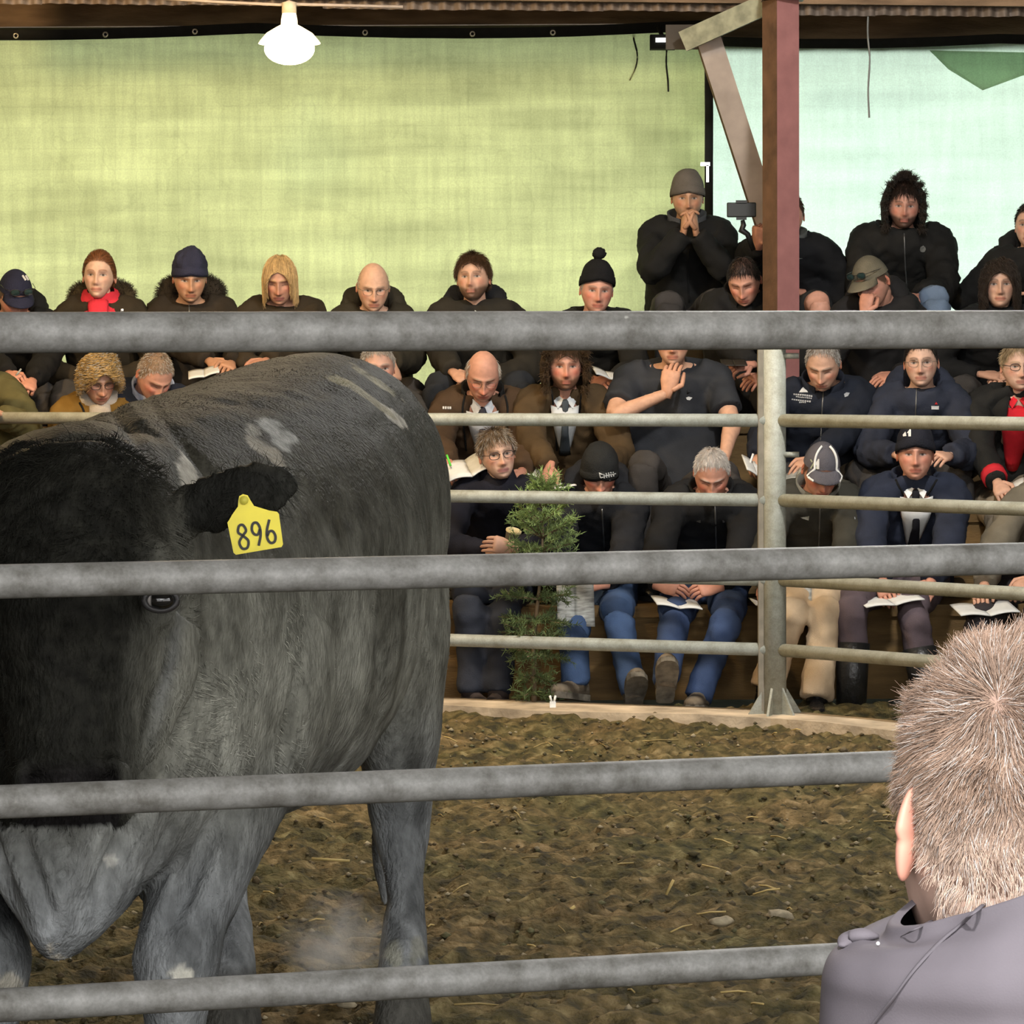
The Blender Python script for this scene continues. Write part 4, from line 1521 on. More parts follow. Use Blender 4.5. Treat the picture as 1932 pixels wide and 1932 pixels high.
def neck_piece(root, kind, Nb, Rn, Rt, sp, jm, Hc, Rm, bulk):
    col = sp.get('hoodcol')
    hm = jm if col is None else fabric('hood_%02x%02x%02x' % tuple(int(min(c, 1) * 255) for c in col), col, .5)
    kinds = kind.split('+')
    if 'collar' in kinds:       # stand collar
        rows = []
        for h, r, k in ((-.04, .125, 1.0), (.02, .105, 1), (.06, .095, 1), (.085, .097, 1), (.083, .088, 1), (.04, .084, 1), (0, .085, 1)):
            ring = []
            for a in np.linspace(-2.75, 2.75, 30) * (.80 if sp.get('inner') else 1):
                q = V3(r * math.sin(a) * 1.05, r * math.cos(a) * 1.0, h - .018 * math.cos(a) * -1 * (1 if h > 0 else .5) - .02 * (a / 2.75) ** 2)
                ring.append(Nb + Rn @ q)
            rows.append(ring)
        MB().grid(np.array(rows), False).build('collar', hm, root)
    if 'lapel' in kinds:        # turned-down collar of a coat
        rows = []
        for h, r in ((.055, .080), (.068, .093), (.035, .120), (-.025, .150), (-.035, .142)):
            ring = []
            for a in np.linspace(-2.7, 2.7, 30):
                ring.append(Nb + Rn @ V3(r * math.sin(a) * 1.05, r * math.cos(a), h - .035 * (1 - math.cos(a * .9)) * .9))
            rows.append(ring)
        o = MB().grid(np.array(rows), False).build('collar', hm, root)
        modifier(o, 'SOLIDIFY', thickness=.006)
    if 'hood' in kinds or 'furhood' in kinds:
        big = sp.get('hoodsize', 1.0)
        a = np.linspace(-2.25, 2.25, 26)
        pts, rad = [], []
        for t in a:
            k = math.cos(t * .62)
            pts.append(Nb + Rn @ V3(.118 * math.sin(t), .035 + .078 * math.cos(t), .042 + .045 * math.cos(t * .7) * big - .06 * (abs(t) / 2.25) ** 3))
            rad.append([(.030 + .030 * k) * big, (.026 + .036 * k) * big])
        o = MB().tube(pts, np.array(rad), 14, ref=(0, 0, 1)).build('hood', hm, root)
        modifier(o, 'SUBSURF', levels=1, render_levels=1)
        m = modifier(o, 'DISPLACE', strength=.03, mid_level=.5, texture_coords='LOCAL')
        m.texture = clouds(.05)
        if 'furhood' in kinds:
            n = 2600
            i = rng.integers(0, len(a), n)
            th = rng.uniform(0, 2 * np.pi, n)
            base = np.array(pts)[i]
            c = Nb + V3(0, .02, .02)
            dirs = nrm(rng.normal(0, 1, (n, 3)) + nrm(base - c) * .6 + V3(0, 0, .5))
            p0 = base + dirs * (np.array(rad)[i, 0] * .93)[:, None]
            p1 = p0 + dirs * .012
            p2 = p1 + nrm(dirs + rng.normal(0, .5, (n, 3)) - V3(0, 0, .5)) * .014
            fc = np.array(sp.get('furcol', (.035, .028, .02)))
            hair_curves('fur_trim', np.stack([p0, p1, p2], 1), .0011, HAIRM, root, fc * rng.uniform(.6, 1.6, (n, 1)))
    if 'hoodup' in kinds:       # hood worn over the head
        ph = np.linspace(-2.28, 2.28, 34)
        rows = []
        for la, off in ((1.45, .030), (1.1, .034), (.75, .038), (.4, .040), (.05, .042), (-.3, .048), (-.62, .060)):
            q = skull(ph + np.pi, np.full(34, la))
            n = nrm(q * V3(1 / SA ** 2, 1 / SB ** 2, 1 / SC ** 2))
            q = q + n * off
            q[:, 1] += .012
            rows.append((q * sp.get('hsize', 1)) @ Rm.T + Hc)
        o = MB().grid(np.array(rows), False).build('hood', hm, root)
        modifier(o, 'SOLIDIFY', thickness=.014, offset=1)
        m = modifier(o, 'DISPLACE', strength=.025, mid_level=.5, texture_coords='LOCAL')
        m.texture = clouds(.05)
        if sp.get('furcol') is not None:
            n = 2600
            R = np.array(rows)
            e = rng.integers(0, 3, n)
            k = rng.integers(0, len(rows), n)
            base = np.where((e == 0)[:, None], R[k, 0], np.where((e == 1)[:, None], R[k, -1], R[0, rng.integers(0, 34, n)]))
            base = base + rng.normal(0, .008, (n, 3))
            dirs = nrm(nrm(base - Hc) + rng.normal(0, .5, (n, 3)) + Rm @ V3(0, -.4, 0))
            p1 = base + dirs * .016
            p2 = p1 + nrm(dirs + rng.normal(0, .6, (n, 3)) - V3(0, 0, .5)) * .016
            hair_curves('fur_trim', np.stack([base, p1, p2], 1), .0013, HAIRM, root, np.array(sp['furcol']) * rng.uniform(.5, 1.6, (n, 1)))
    if 'scarf' in kinds or 'turtle' in kinds:
        sc = sp.get('scarfcol', (.55, .03, .05))
        m_ = fabric('scarf_%02x%02x%02x' % tuple(int(min(c, 1) * 255) for c in sc), sc, .5)
        rows = []
        loops = ((-.045, .135), (0, .122), (.03, .100), (.06, .094), (.082, .082), (.088, .064)) if 'scarf' in kinds else ((-.01, .110), (.03, .085), (.06, .074), (.085, .070), (.090, .060))
        for h, r in loops:
            rows.append([Nb + Rn @ V3(r * math.sin(t) * 1.05, r * math.cos(t) - .005, h - .012 * math.cos(t + np.pi) + .006 * math.sin(3 * t + h * 60)) for t in np.linspace(0, 2 * np.pi, 28, endpoint=False)])
        o = MB().grid(np.array(rows)).build('scarf' if 'scarf' in kinds else 'roll_neck', m_, root)
        if 'scarf' in kinds:
            m = modifier(o, 'DISPLACE', strength=.02, mid_level=.5, texture_coords='LOCAL')
            m.texture = clouds(.03)
            MB().tube(spline(np.array([Nb + Rn @ V3(0, -.105, .03), Nb + Rn @ V3(.005, -.155, -.05), Nb + Rn @ V3(.0, -.19, -.16)]), 8), np.array([[.05, .025], [.052, .024], [.05, .022], [.046, .02], [.044, .018], [.042, .016], [.04, .014], [.038, .012]]), 12, ref=(0, 1, 0)).build('scarf_end', m_, o)


def under_piece(root, inner, Nb, Rn, spts, w, dp, Rt):
    """V of shirt at the neck with optional tie: inner = (shirt colour, tie colour or None, depth)"""
    sc, tcol, ln = inner[0], inner[1], inner[2]
    wd = inner[3] if len(inner) > 3 else .055
    sm = fabric('shirt_%02x%02x%02x' % tuple(int(min(c, 1) * 255) for c in sc), sc, .15)
    fr = []
    n = 8
    base = Nb + Rn @ V3(0, -.075, .035)
    # front of the chest below the neck
    k = 15
    low = spts[max(3, int(19 - ln / .04))] if False else None
    ax = nrm(spts[12] - spts[19])
    fwd = nrm(np.cross(Rt @ V3(1, 0, 0), ax))
    if fwd[1] > 0:
        fwd = -fwd
    rows = []
    arc = np.concatenate([[0], np.cumsum(np.linalg.norm(np.diff(spts[::-1], axis=0), axis=1))])
    rev, dpr = spts[::-1], dp[::-1]

    def front(t, extra):
        q = .02 + t * ln
        c = np.array([np.interp(q, arc, rev[:, k]) for k in range(3)])
        return c + fwd * (np.interp(q, arc, dpr) + extra)
    for t in np.linspace(0, 1, n):
        ww = wd * (1 - t * .75) + .004
        rows.append([front(t, .010 - .020 * abs(s) ** 2) + Rt @ V3(s * ww, 0, 0) for s in np.linspace(-1, 1, 7)])
    o = MB().grid(np.array(rows), False).build('shirt_front', sm, root)
    modifier(o, 'SOLIDIFY', thickness=.008)
    band = [[Nb + Rn @ V3(r * math.sin(q), y0 - r * math.cos(q), h + .012 * math.cos(q) * -1) for q in np.linspace(0, 2 * np.pi, 26, endpoint=False)] for h, r, y0 in ((-.065, .082, -.002), (-.02, .068, 0), (.01, .063, .002), (.022, .061, .004), (.024, .056, .004))]
    MB().grid(np.array(band)).build('neck_band', sm, root)
    for sx in (-1, 1):
        b0 = front(.04, .020)
        V = np.array([Nb + Rn @ V3(*q) for q in ((sx * .004, -.076, -.002), (sx * .046, -.056, .032), (sx * .060, -.056, .006), (sx * .034, -.102, -.042))])
        q = MB().add(np.vstack([V, V + V3(0, .005, -.002)]), [(0, 1, 2, 3), (7, 6, 5, 4), (0, 4, 5, 1), (1, 5, 6, 2), (2, 6, 7, 3), (3, 7, 4, 0)]).build('shirt_collar', sm, root, False)
    if tcol is not None:
        tm = fabric('tie_%02x%02x%02x' % tuple(int(min(c, 1) * 255) for c in tcol), tcol, .2)
        pts, rad = [], []
        pts += [Nb + Rn @ V3(0, -.080, -.004), Nb + Rn @ V3(0, -.096, -.022)]
        rad += [[.012, .007], [.017, .007]]
        for t, r in ((.35, .016), (.6, .021), (1, .028)):
            pts.append(front(t, .027))
            rad.append([r, .007])
        MB().tube(spline(np.array(pts), 12), np.stack([np.interp(np.linspace(0, 1, 12), np.linspace(0, 1, len(rad)), [q[0] for q in rad]), np.full(12, .007)], 1), 8, ref=fwd).build('tie', tm, root)


def shoe(root, A, fd, up, spec, toeup):
    """A ankle, fd toe direction, spec=(key, colour, boot height)"""
    key, colr, hgt = spec[0], spec[1], spec[2]
    m = mat('shoe_' + key, colr, spec[3] if len(spec) > 3 else .6, vary=.35, vscale=20, bump=.3, spec=.5)
    fd = nrm(fd)
    sd = nrm(np.cross(fd, V3(0, 0, 1)))
    R = np.stack([sd, -fd, V3(0, 0, 1)], 1)                # local: x side, -y toe, z up
    Rx = R @ rotx(-toeup)
    heel = A + R @ V3(0, .02, -.09) if toeup == 0 else A + R @ V3(0, .03, -.06)
    st = [(.045, .02, .025, .05), (.035, .033, .034, .07), (.0, .037, .040, .085), (-.05, .036, .036, .075), (-.10, .043, .028, .055), (-.15, .046, .024, .046), (-.19, .042, .021, .04), (-.215, .026, .015, .03), (-.222, .010, .008, .02)]
    rows = []
    for y, hw, hh, top in spline(np.array(st), 16):
        t = np.linspace(0, 2 * np.pi, 14, endpoint=False)
        x = hw * np.sign(np.cos(t)) * np.abs(np.cos(t)) ** .8
        z = np.where(np.sin(t) > 0, top * np.abs(np.sin(t)) ** .9, 0) + .012
        rows.append(np.stack([x, np.full(14, y), z], 1) @ Rx.T + heel)
    o = MB().grid(np.array(rows), True, True, True).build('shoe', m, root)
    # sole
    out = []
    for y, hw, hh, top in st:
        out.append((hw + .004, y))
    L = [(-x, y) for x, y in out] + [(x, y) for x, y in out[::-1]]
    B = np.array([[x, y, -.012] for x, y in L] + [[x, y, .016] for x, y in L]) @ Rx.T + heel
    k = len(L)
    MB().add(B, [tuple(range(k)), tuple(range(2 * k - 1, k - 1, -1))] + [(i, k + i, k + (i + 1) % k, (i + 1) % k) for i in range(k)]).build('sole', mat('sole_' + key, spec[4] if len(spec) > 4 else (.03, .028, .025), .9, vary=.4, vscale=25, bump=.6, bscale=40), o, False)
    if hgt:
        q = [A + up * .0 - V3(0, 0, .03), A + up * (hgt * .5), A + up * hgt]
        MB().tube(q, np.array([.047, .052, .056]) + (.018 if hgt > .2 else 0), 16, ref=(0, 1, .2)).build('shaft', m, o)


def grow_hair(root, sp, HV, hb, Rm):
    st = sp['hair']
    P_ = dict(short=(2600, .022, 3), crop=(2600, .012, 3), tousled=(3000, .048, 5), bob=(3600, .155, 9), long=(3600, .26, 10), curly=(3600, .22, 12), bigcurl=(5600, .115, 14), tied=(2600, .07, 6), shaggy=(3600, .085, 6),
              fringe=(1600, .022, 3), swept=(2600, .045, 5))[st]
    n, ln, k = P_
    n = sp.get('nhair', n)
    ln = sp.get('hairlen', ln)
    w = hair_mask(HV, sp)
    if st in ('bob', 'long', 'curly', 'bigcurl') and not sp.get('hat'):
        w = w * 1.0
    area = np.cos(LAM)[:, None] * np.ones(HC)[None] * np.gradient(PHI)[None] + .01
    pw = (w * area.clip(0.001)).ravel()
    if sp.get('hat'):
        pw = pw * (HV[..., 2].ravel() < sp.get('hatline', .03))
    if pw.sum() <= 0:
        return
    pick = rng.choice(pw.size, n, p=pw / pw.sum())
    base = HV.reshape(-1, 3)[pick] + rng.normal(0, .002, (n, 3))
    nn = nrm(base * V3(1 / SA ** 2, 1 / SB ** 2, 1 / SC ** 2))
    g = np.linalg.inv(Rm) @ V3(0, 0, -1)
    crown = V3(0, .045, .11)
    out = base - crown
    tang = nrm(out - nn * (out * nn).sum(1, keepdims=True))
    comb = sp.get('comb')
    if comb is not None:
        c = np.array(comb, float)
        tang = nrm(tang * .35 + c)
    lift = dict(short=.38, crop=.5, tousled=.7, bob=.30, long=.25, curly=.55, bigcurl=1.25, tied=.12, shaggy=.5, fringe=.3, swept=.5)[st]
    gr = dict(short=.05, crop=0, tousled=.18, bob=.55, long=.6, curly=.5, bigcurl=.30, tied=.0, shaggy=.35, fringe=.1, swept=.15)[st]
    rough = dict(short=.25, crop=.25, tousled=.55, bob=.12, long=.12, curly=.30, bigcurl=.55, tied=.06, shaggy=.35, fringe=.3, swept=.25)[st]
    if st == 'tied':
        tang = nrm(V3(0, .9, -.15) - nn * (nn @ V3(0, .9, -.15))[:, None])
    clump = np.stack([vnoise(base, 55, s) for s in (71, 72, 73)], 1)
    d = nrm(tang + nn * lift + clump * rough + rng.normal(0, rough * .35, (n, 3)))
    seg = ln * rng.uniform(.7, 1.15, n) / (k - 1)
    if st in ('tousled', 'short', 'swept'):
        seg = seg * (.30 + .70 * sstep(-.01, .065, base[:, 2]))
    pts = [base - nn * .001]
    shell = rng.uniform(.15, 1, n)
    p = base
    a, b, c = (SA + .010) * sp.get('wide', 1), SB + .010, SC + .008
    ph = rng.uniform(0, 6.28, n) * .15 + vnoise(base, 60, 77) * 6
    for j in range(1, k):
        d = nrm(d + g * gr + rng.normal(0, .05, (n, 3)))
        q = p + d * seg[:, None]
        if st in ('curly', 'bigcurl'):
            am = .014 if st == 'curly' else .026
            q = q + np.stack([np.cos(ph + j * 1.5), np.sin(ph + j * 1.5), .8 * np.cos(ph + j * 1.5 + 1)], 1) * am * .6
        if st in ('bob', 'long', 'curly', 'bigcurl', 'shaggy', 'tousled', 'swept', 'tied'):
            e = np.sqrt((q[:, 0] / a) ** 2 + (q[:, 1] / b) ** 2 + (np.maximum(q[:, 2], 0) / c) ** 2)
            ins = (e < 1) & (q[:, 2] > -.12)
            q = np.where(ins[:, None], q * np.stack([1 / e.clip(.3), 1 / e.clip(.3), np.where(q[:, 2] > 0, 1 / e.clip(.3), 1)], 1), q)
            # keep the face clear
            emax = dict(bob=1.13, long=1.15, curly=1.32, bigcurl=2.0, shaggy=1.3, tousled=1.22, swept=1.15, tied=1.09)[st]
            e2 = np.sqrt((q[:, 0] / a) ** 2 + (q[:, 1] / b) ** 2 + (np.maximum(q[:, 2], 0) / c) ** 2)
            lim = 1 + (emax - 1) * shell
            sc = np.where(e2 > lim, lim / e2.clip(.3), 1.0)
            q = q * np.stack([sc, sc, np.where(q[:, 2] > 0, sc, 1)], 1)
            if not sp.get('overface'):
                fx = sp.get('part', .052)
                zc = sp.get('hairline', .07) - .012 - .085
                hw = fx * np.sqrt(np.clip(1 - ((q[:, 2] - zc) / .088) ** 2, 0, 1))
                hw = np.where(q[:, 2] < zc, fx * np.clip(1 - .12 * (zc - q[:, 2]) / .06, .6, 1), hw)
                infront = (q[:, 1] < -.035) & (np.abs(q[:, 0]) < hw)
                q[:, 0] = np.where(infront, np.sign(q[:, 0] + 1e-9) * (hw + .004 + .006 * shell), q[:, 0])
        d = nrm(q - p)
        p = q
        pts.append(p)
    pts = np.stack(pts, 1)
    hc = np.array(sp.get('haircol', (.06, .04, .03)))
    cl = hc * rng.uniform(.65, 1.45, (n, 1)) * (1 + .3 * vnoise(base, 90, 5)[:, None])
    if sp.get('greymix'):
        gm = rng.random(n) < sp['greymix']
        cl[gm] = np.array([.45, .43, .40]) * rng.uniform(.7, 1.2, (gm.sum(), 1))
    rad = sp.get('hrad', .0011 if st in ('bob', 'long', 'curly', 'bigcurl') else .0009)
    hair_curves('hair', hb(pts.reshape(-1, 3)).reshape(pts.shape), rad, HAIRM, root, cl)
    if st == 'tied':
        mb = MB().tube(hb(spline(np.array([[0, .09, .02], [0, .115, .0], [0, .118, -.04], [0, .105, -.09]]), 8)), np.array([.012, .02, .024, .024, .022, .018, .012, .004]), 10, ref=(0, 1, 0), col=hc)
        mb.build('ponytail', HAIRM, root, True, True)


def dome(front, side, back, off, tall=1.0, n=44, m=14, wide=1.0, full=0):
    """rows of a cap shell from crown to rim; the rim height goes from front over the sides to the back"""
    ph = np.linspace(0, 2 * np.pi, n, endpoint=False)
    az = np.abs(((ph + np.pi) % (2 * np.pi)) - np.pi)
    rim = np.interp(az, [0, np.pi / 2, np.pi], [front, side, back])
    lr = np.arcsin(np.clip(rim / SC, -.9, .95))
    rows = []
    for t in np.linspace(0.015, 1, m):
        la = np.pi / 2 - (np.pi / 2 - lr) * t
        q = skull(ph, la, wide, .9)
        if full:
            c_, s_ = np.cos(la), np.sin(la)
            k_ = (np.abs(c_) ** full + np.abs(s_) ** full) ** (-1 / full) if s_.min() > 0 else 1.0
            k_ = np.where(s_ > 0, (np.abs(c_) ** full + np.abs(s_) ** full) ** (-1 / full), 1.0)
            q = np.stack([SA * 1.02 * np.sin(ph) * c_ * k_, -SB * np.cos(ph) * c_ * k_, SC * s_ * np.minimum(k_, 1.06)], -1)
        nn = nrm(q * V3(1 / SA ** 2, 1 / SB ** 2, 1 / SC ** 2))
        q = q + nn * off
        q[:, 2] += (tall - 1) * SC * np.clip(q[:, 2] / SC, 0, 1.2)
        rows.append(q)
    return np.array(rows), ph


def make_hat(root, key, sp, hb):
    hat = sp['hat']
    kind, colr = hat['kind'], hat['col']
    hm = fabric('hat_' + key, colr, .6)
    if kind == 'beanie':
        G, ph = dome(hat.get('front', .040), hat.get('side', .008), hat.get('back', -.02), .010, hat.get('tall', 1.12), full=hat.get('full', 2.7))
        V = hb(G.reshape(-1, 3)).reshape(G.shape)
        o = MB().grid(V, True, True).build('beanie', hm, root)
        m = modifier(o, 'DISPLACE', strength=hat.get('lumpy', .012), mid_level=.5, texture_coords='LOCAL')
        m.texture = clouds(.04)
        if hat.get('cuff', True):
            r = []
            base = G[-1]
            nn = nrm(base * V3(1 / SA ** 2, 1 / SB ** 2, 0))
            for h, off in ((-.004, .0), (-.006, .004), (.010, .0065), (.034, .0060), (.038, .000)):
                q = base + nn * off + V3(0, 0, h)
                q = q * V3(1 - max(h, 0) * 1.5, 1 - max(h, 0) * 1.3, 1)
                r.append(hb(q))
            MB().grid(np.array(r)).build('cuff', hm, o)
        if hat.get('pom'):
            u = np.linspace(0, np.pi, 9)
            w = np.linspace(0, 2 * np.pi, 14, endpoint=False)
            S = np.array([[V3(hat['pom'][0], .01, hat['pom'][1]) + .034 * V3(math.sin(t) * math.cos(q), math.sin(t) * math.sin(q), math.cos(t) * .9) for q in w] for t in u])
            S = S + (.007 * vnoise(S.reshape(-1, 3), 90, 3).reshape(9, 14))[..., None]
            MB().grid(hb(S.reshape(-1, 3)).reshape(S.shape)).build('pompom', hm, o)
        return o
    if kind == 'bucket':
        G, ph = dome(.045, .015, -.01, .014, 1.06)
        o = MB().grid(hb(G.reshape(-1, 3)).reshape(G.shape), True, True).build('hat_crown', hm, root)
        base = G[-1]
        nn = nrm(base * V3(1 / SA ** 2, 1 / SB ** 2, 0))
        rows = [base - nn * .002, base + nn * .012 + V3(0, 0, -.012), base + nn * .030 + V3(0, 0, -.026), base + nn * .034 + V3(0, 0, -.032)]
        b = MB().grid(np.array([hb(r) for r in rows])).build('brim', hm, o)
        modifier(b, 'SOLIDIFY', thickness=.004)
        return o
    # peaked cap
    G, ph = dome(.052, .030, .008, .010, 1.08, wide=1.0)
    o = MB().grid(hb(G.reshape(-1, 3)).reshape(G.shape), True, True).build('cap', hm, root)
    bl = hat.get('brim', .072)
    xs_ = np.linspace(-1, 1, 17)
    rows = []
    for t in np.linspace(0, 1, 7):
        r = []
        for x in xs_:
            a = x * 1.12
            q = skull(np.array(a), np.array(math.asin(.050 / SC)))
            q = q * (1 + .008 / .07)
            ext = bl * t * math.sqrt(max(0, 1 - (x * .97) ** 2)) ** .8
            q = q + V3(x * .012 * t, -ext, -.030 * x * x * t - .22 * ext - .004)
            r.append(hb(q[None])[0])
        rows.append(r)
    bm = fabric('hat_' + key, colr) if 'brimcol' not in hat else fabric('brim_' + key, hat['brimcol'], .5)
    b = MB().grid(np.array(rows), False).build('brim', bm, o)
    modifier(b, 'SOLIDIFY', thickness=.004, offset=1)
    MB().tube(hb(np.array([[0, .003, .1325], [0, .003, .137]])), np.array([.007, .004]), 8, ref=(0, 1, 0)).build('button', bm, o)
    if hat.get('stripe'):
        for sx in (-1, 1):
            ln = []
            for t in np.linspace(0.25, 1, 12):
                a = sx * (.62 + .22 * math.sin(t * 3))
                lr = math.asin(.047 / SC)
                q = skull(np.array(a), np.array(np.pi / 2 - (np.pi / 2 - lr) * t))
                q = q * (1 + .014 / .09)
                q[2] += .08 * SC * np.clip(q[2] / SC, 0, 1.2) ** 2
                ln.append(q)
            # on round the edge of the peak
            for t in np.linspace(.05, .9, 6):
                x = sx * (.98 - .35 * t)
                a = x * 1.12
                q = skull(np.array(a), np.array(math.asin(.050 / SC))) * (1 + .008 / .07)
                ext = bl * math.sqrt(max(0, 1 - (x * .97) ** 2)) ** .8
                ln.append(q + V3(x * .012, -ext, -.030 * x * x - .22 * ext - .001))
            ln = hb(np.array(ln))
            MB().tube(ln, np.array([[.0055, .0022]] * len(ln)), 8, ref=hb(np.array([[0, -1, .3]]))[0] - hb(np.array([[0, 0, 0]]))[0]).build('piping', mat('white_piping', (.75, .75, .72), .6), o)
    if hat.get('shades'):
        make_glasses(root, key + '_shades', hb, 'shades', V3(0, -.014, .066), -.25)
    return o


def make_glasses(root, key, hb, kind, off, tilt):
    dark = kind in ('shades',)
    fm = mat('frame_dark', (.015, .013, .012), .35, spec=.5) if kind != 'thin' else mat('frame_metal', (.25, .22, .18), .3, .8)
    r = .0016 if kind in ('dark', 'shades') else .0010
    rows = MB()
    R = rotx(tilt)
    for sx in (-1, 1):
        pts = []
        for q in np.linspace(0, 2 * np.pi, 21):
            x = .0225 * np.sign(math.cos(q)) * abs(math.cos(q)) ** .75
            z = .0155 * np.sign(math.sin(q)) * abs(math.sin(q)) ** .75
            pts.append(R @ V3(sx * .0325 + x, -.0985 + .12 * (abs(sx * .0325 + x) ** 2) * 9, z - .002) + off)
        rows.tube(hb(np.array(pts)), r, 6, ref=(0, 1, 0), caps=False)
        rows.tube(hb(np.array([R @ V3(sx * .055, -.094, .004) + off, R @ V3(sx * .076, -.06, .006) + off, R @ V3(sx * .080, .005, .004) + off])), r, 6)
    rows.tube(hb(np.array([R @ V3(-.011, -.099, .002) + off, R @ V3(0, -.102, .005) + off, R @ V3(.011, -.099, .002) + off])), r, 6)
    o = rows.build('glasses' if not dark else 'sunglasses', fm, root)
    if dark:
        for sx in (-1, 1):
            q = np.array([[R @ V3(sx * .0325 + .0215 * s * math.cos(t), -.0975 - .004 * (1 - s) + .12 * (abs(sx * .0325 + .0215 * s * math.cos(t)) ** 2) * 9, .0145 * s * math.sin(t) - .002) + off for t in np.linspace(0, 2 * np.pi, 18, endpoint=False)] for s in (.05, .6, 1)])
            MB().grid(hb(q.reshape(-1, 3)).reshape(q.shape), True, True).build('lens', mat('mirror_lens', (.03, .06, .06), .08, .3, spec=.9, coat=.5), o)
    return o


def booklet(label, c, right, up_page, w, h, m, cat='booklet', open_=.35, name='booklet', group=None):
    """an open booklet: c middle of the fold, right = direction across the pages, up_page = along the fold"""
    right, up_page = nrm(right), nrm(up_page)
    nv = nrm(np.cross(right, up_page))
    root = thing(name, label, cat, c, group)
    for sx, nm in ((-1, 'page_block'), (1, 'page_block')):
        rows = []
        for t in np.linspace(0, 1, 8):
            z = open_ * w * .5 * math.sin(t * np.pi * .75) * .55
            rows.append([c + right * sx * t * w + nv * z + up_page * s * h / 2 for s in np.linspace(-1, 1, 5)])
        o = MB().grid(np.array(rows), False).build(nm, m, root)
        modifier(o, 'SOLIDIFY', thickness=.005, offset=0)
    return root


def finish_bodies():
    tmp = []
    for root, bb, ex, skin in deferred:
        V, Fc, _ = bb.arrays()
        o = mesh_obj('tmp_body', V, Fc, None)
        modifier(o, 'REMESH', mode='VOXEL', voxel_size=.0135)
        modifier(o, 'SMOOTH', factor=.5, iterations=3)
        tmp.append(o)
    dg = bpy.context.evaluated_depsgraph_get()
    for (root, bb, ex, skin), o in zip(deferred, tmp):
        ev = o.evaluated_get(dg).to_mesh()
        nv = len(ev.vertices)
        V = np.empty(nv * 3)
        ev.vertices.foreach_get('co', V)
        lp = np.empty(len(ev.loops), np.int64)
        ev.loops.foreach_get('vertex_index', lp)
        f = [tuple(q) for q in lp.reshape(-1, 4).tolist()]
        mb = MB()
        mb.add(V.reshape(-1, 3), f, skin)
        Ve, Fe, Ce = ex.arrays()
        mb.add(Ve, Fe, Ce)
        mb.build('body', SKIN, root, True, True)
    for o in tmp:
        me = o.data
        bpy.data.objects.remove(o)
        bpy.data.meshes.remove(me)
# ================================================================ THE CROWD
PALE = (.56, .335, .235)
ROSY = (.55, .28, .20)
TAN = (.46, .26, .16)
WHITE_ = (.60, .38, .28)
BLK = (.012, .0118, .0112)
NAVY = (.016, .019, .030)
BROWN = (.060, .036, .020)
DKBROWN = (.026, .019, .013)
JEANS = (.050, .085, .17)
DARKPANTS = (.018, .018, .020)
HB = (.045, .026, .014)      # brown hair
DK = (.014, .011, .009)      # dark hair
AUB = (.17, .065, .024)
BLONDE = (.46, .31, .14)
GREYH = (.33, .30, .27)
BOOT = ('black', (.012, .012, .012), .0, .45)
MUDDY = ('muddy', (.16, .125, .085), .12, .9, (.15, .13, .10))

# ---- top right row
A1 = person('a1', 'person in grey knit beanie and black coat with hands clasped before mouth', (1297, 372), 4, pitch=.12, hands=((1290, 436, .20), (1313, 438, .20)), pole=((-.5, -.25, -1), (.5, -.25, -1)), hpose=('clasp', 'clasp'),
            handdir=((.12, 0, 1), (-.12, 0, 1)), handn=((-1, -.25, 0), (1, -.25, 0)), jacket=('black', BLK, 'collar'), bulk=.028, shw=.195, hoodcol=(.06, .062, .066), trousers=('dark', (.05, .045, .042)), shoes=BOOT,
            knees=((1262, 578, .42), (1350, 575, .40)), skin=TAN, haircol=DK, stubble=.35, hat=dict(kind='beanie', col=(.135, .118, .10), front=.030, tall=1.16), hair='short', hatline=.0, nhair=500)
A2 = person('a2', 'person in black jacket and shorts mostly hidden behind the red post', (1487, 405), 4, yaw=-.1, pitch=.1, hands=((1432, 462, .55), None), hpose=('fist', 'relaxed'), jacket=('black_b', (.011, .0112, .0125), 'collar'), hoodcol=(.10, .105, .10), bulk=.03, shw=.20,
            trousers=('shorts', (.02, .02, .02)), shorts=True, knees=((1440, 575, .40), (1546, 572, .42)), shoes=BOOT, skin=ROSY, haircol=HB, hair='short', handdir=((0, -.3, 1), None), handn=((-.6, -.8, .2), None))
A3 = person('a3', 'person with dark furry hood raised and black padded coat in the top row', (1705, 388), 4, pitch=.08, yaw=-.05, roll=.04, jacket=('black_c', (.0125, .012, .011), 'hoodup'), bulk=.045, shw=.215, puffer=True, furcol=(.030, .022, .017),
            trousers=('pale_jeans', (.14, .19, .27)), knees=((1660, 580, .40), (1765, 568, .42)), shoes=BOOT, skin=ROSY, haircol=(.022, .014, .010), hair='tousled', stubble=.55, beard=.5, overface=True, hairline=.062, hands=((1685, 560, .30), (1735, 560, .30)))
A4 = person('a4', 'person in black at the right edge of the top row', (1945, 425), 4, yaw=-.3, jacket=('black', BLK, 'hood'), bulk=.03, trousers=('dark', (.05, .045, .042)), shoes=BOOT, skin=PALE, haircol=DK, hair='short')

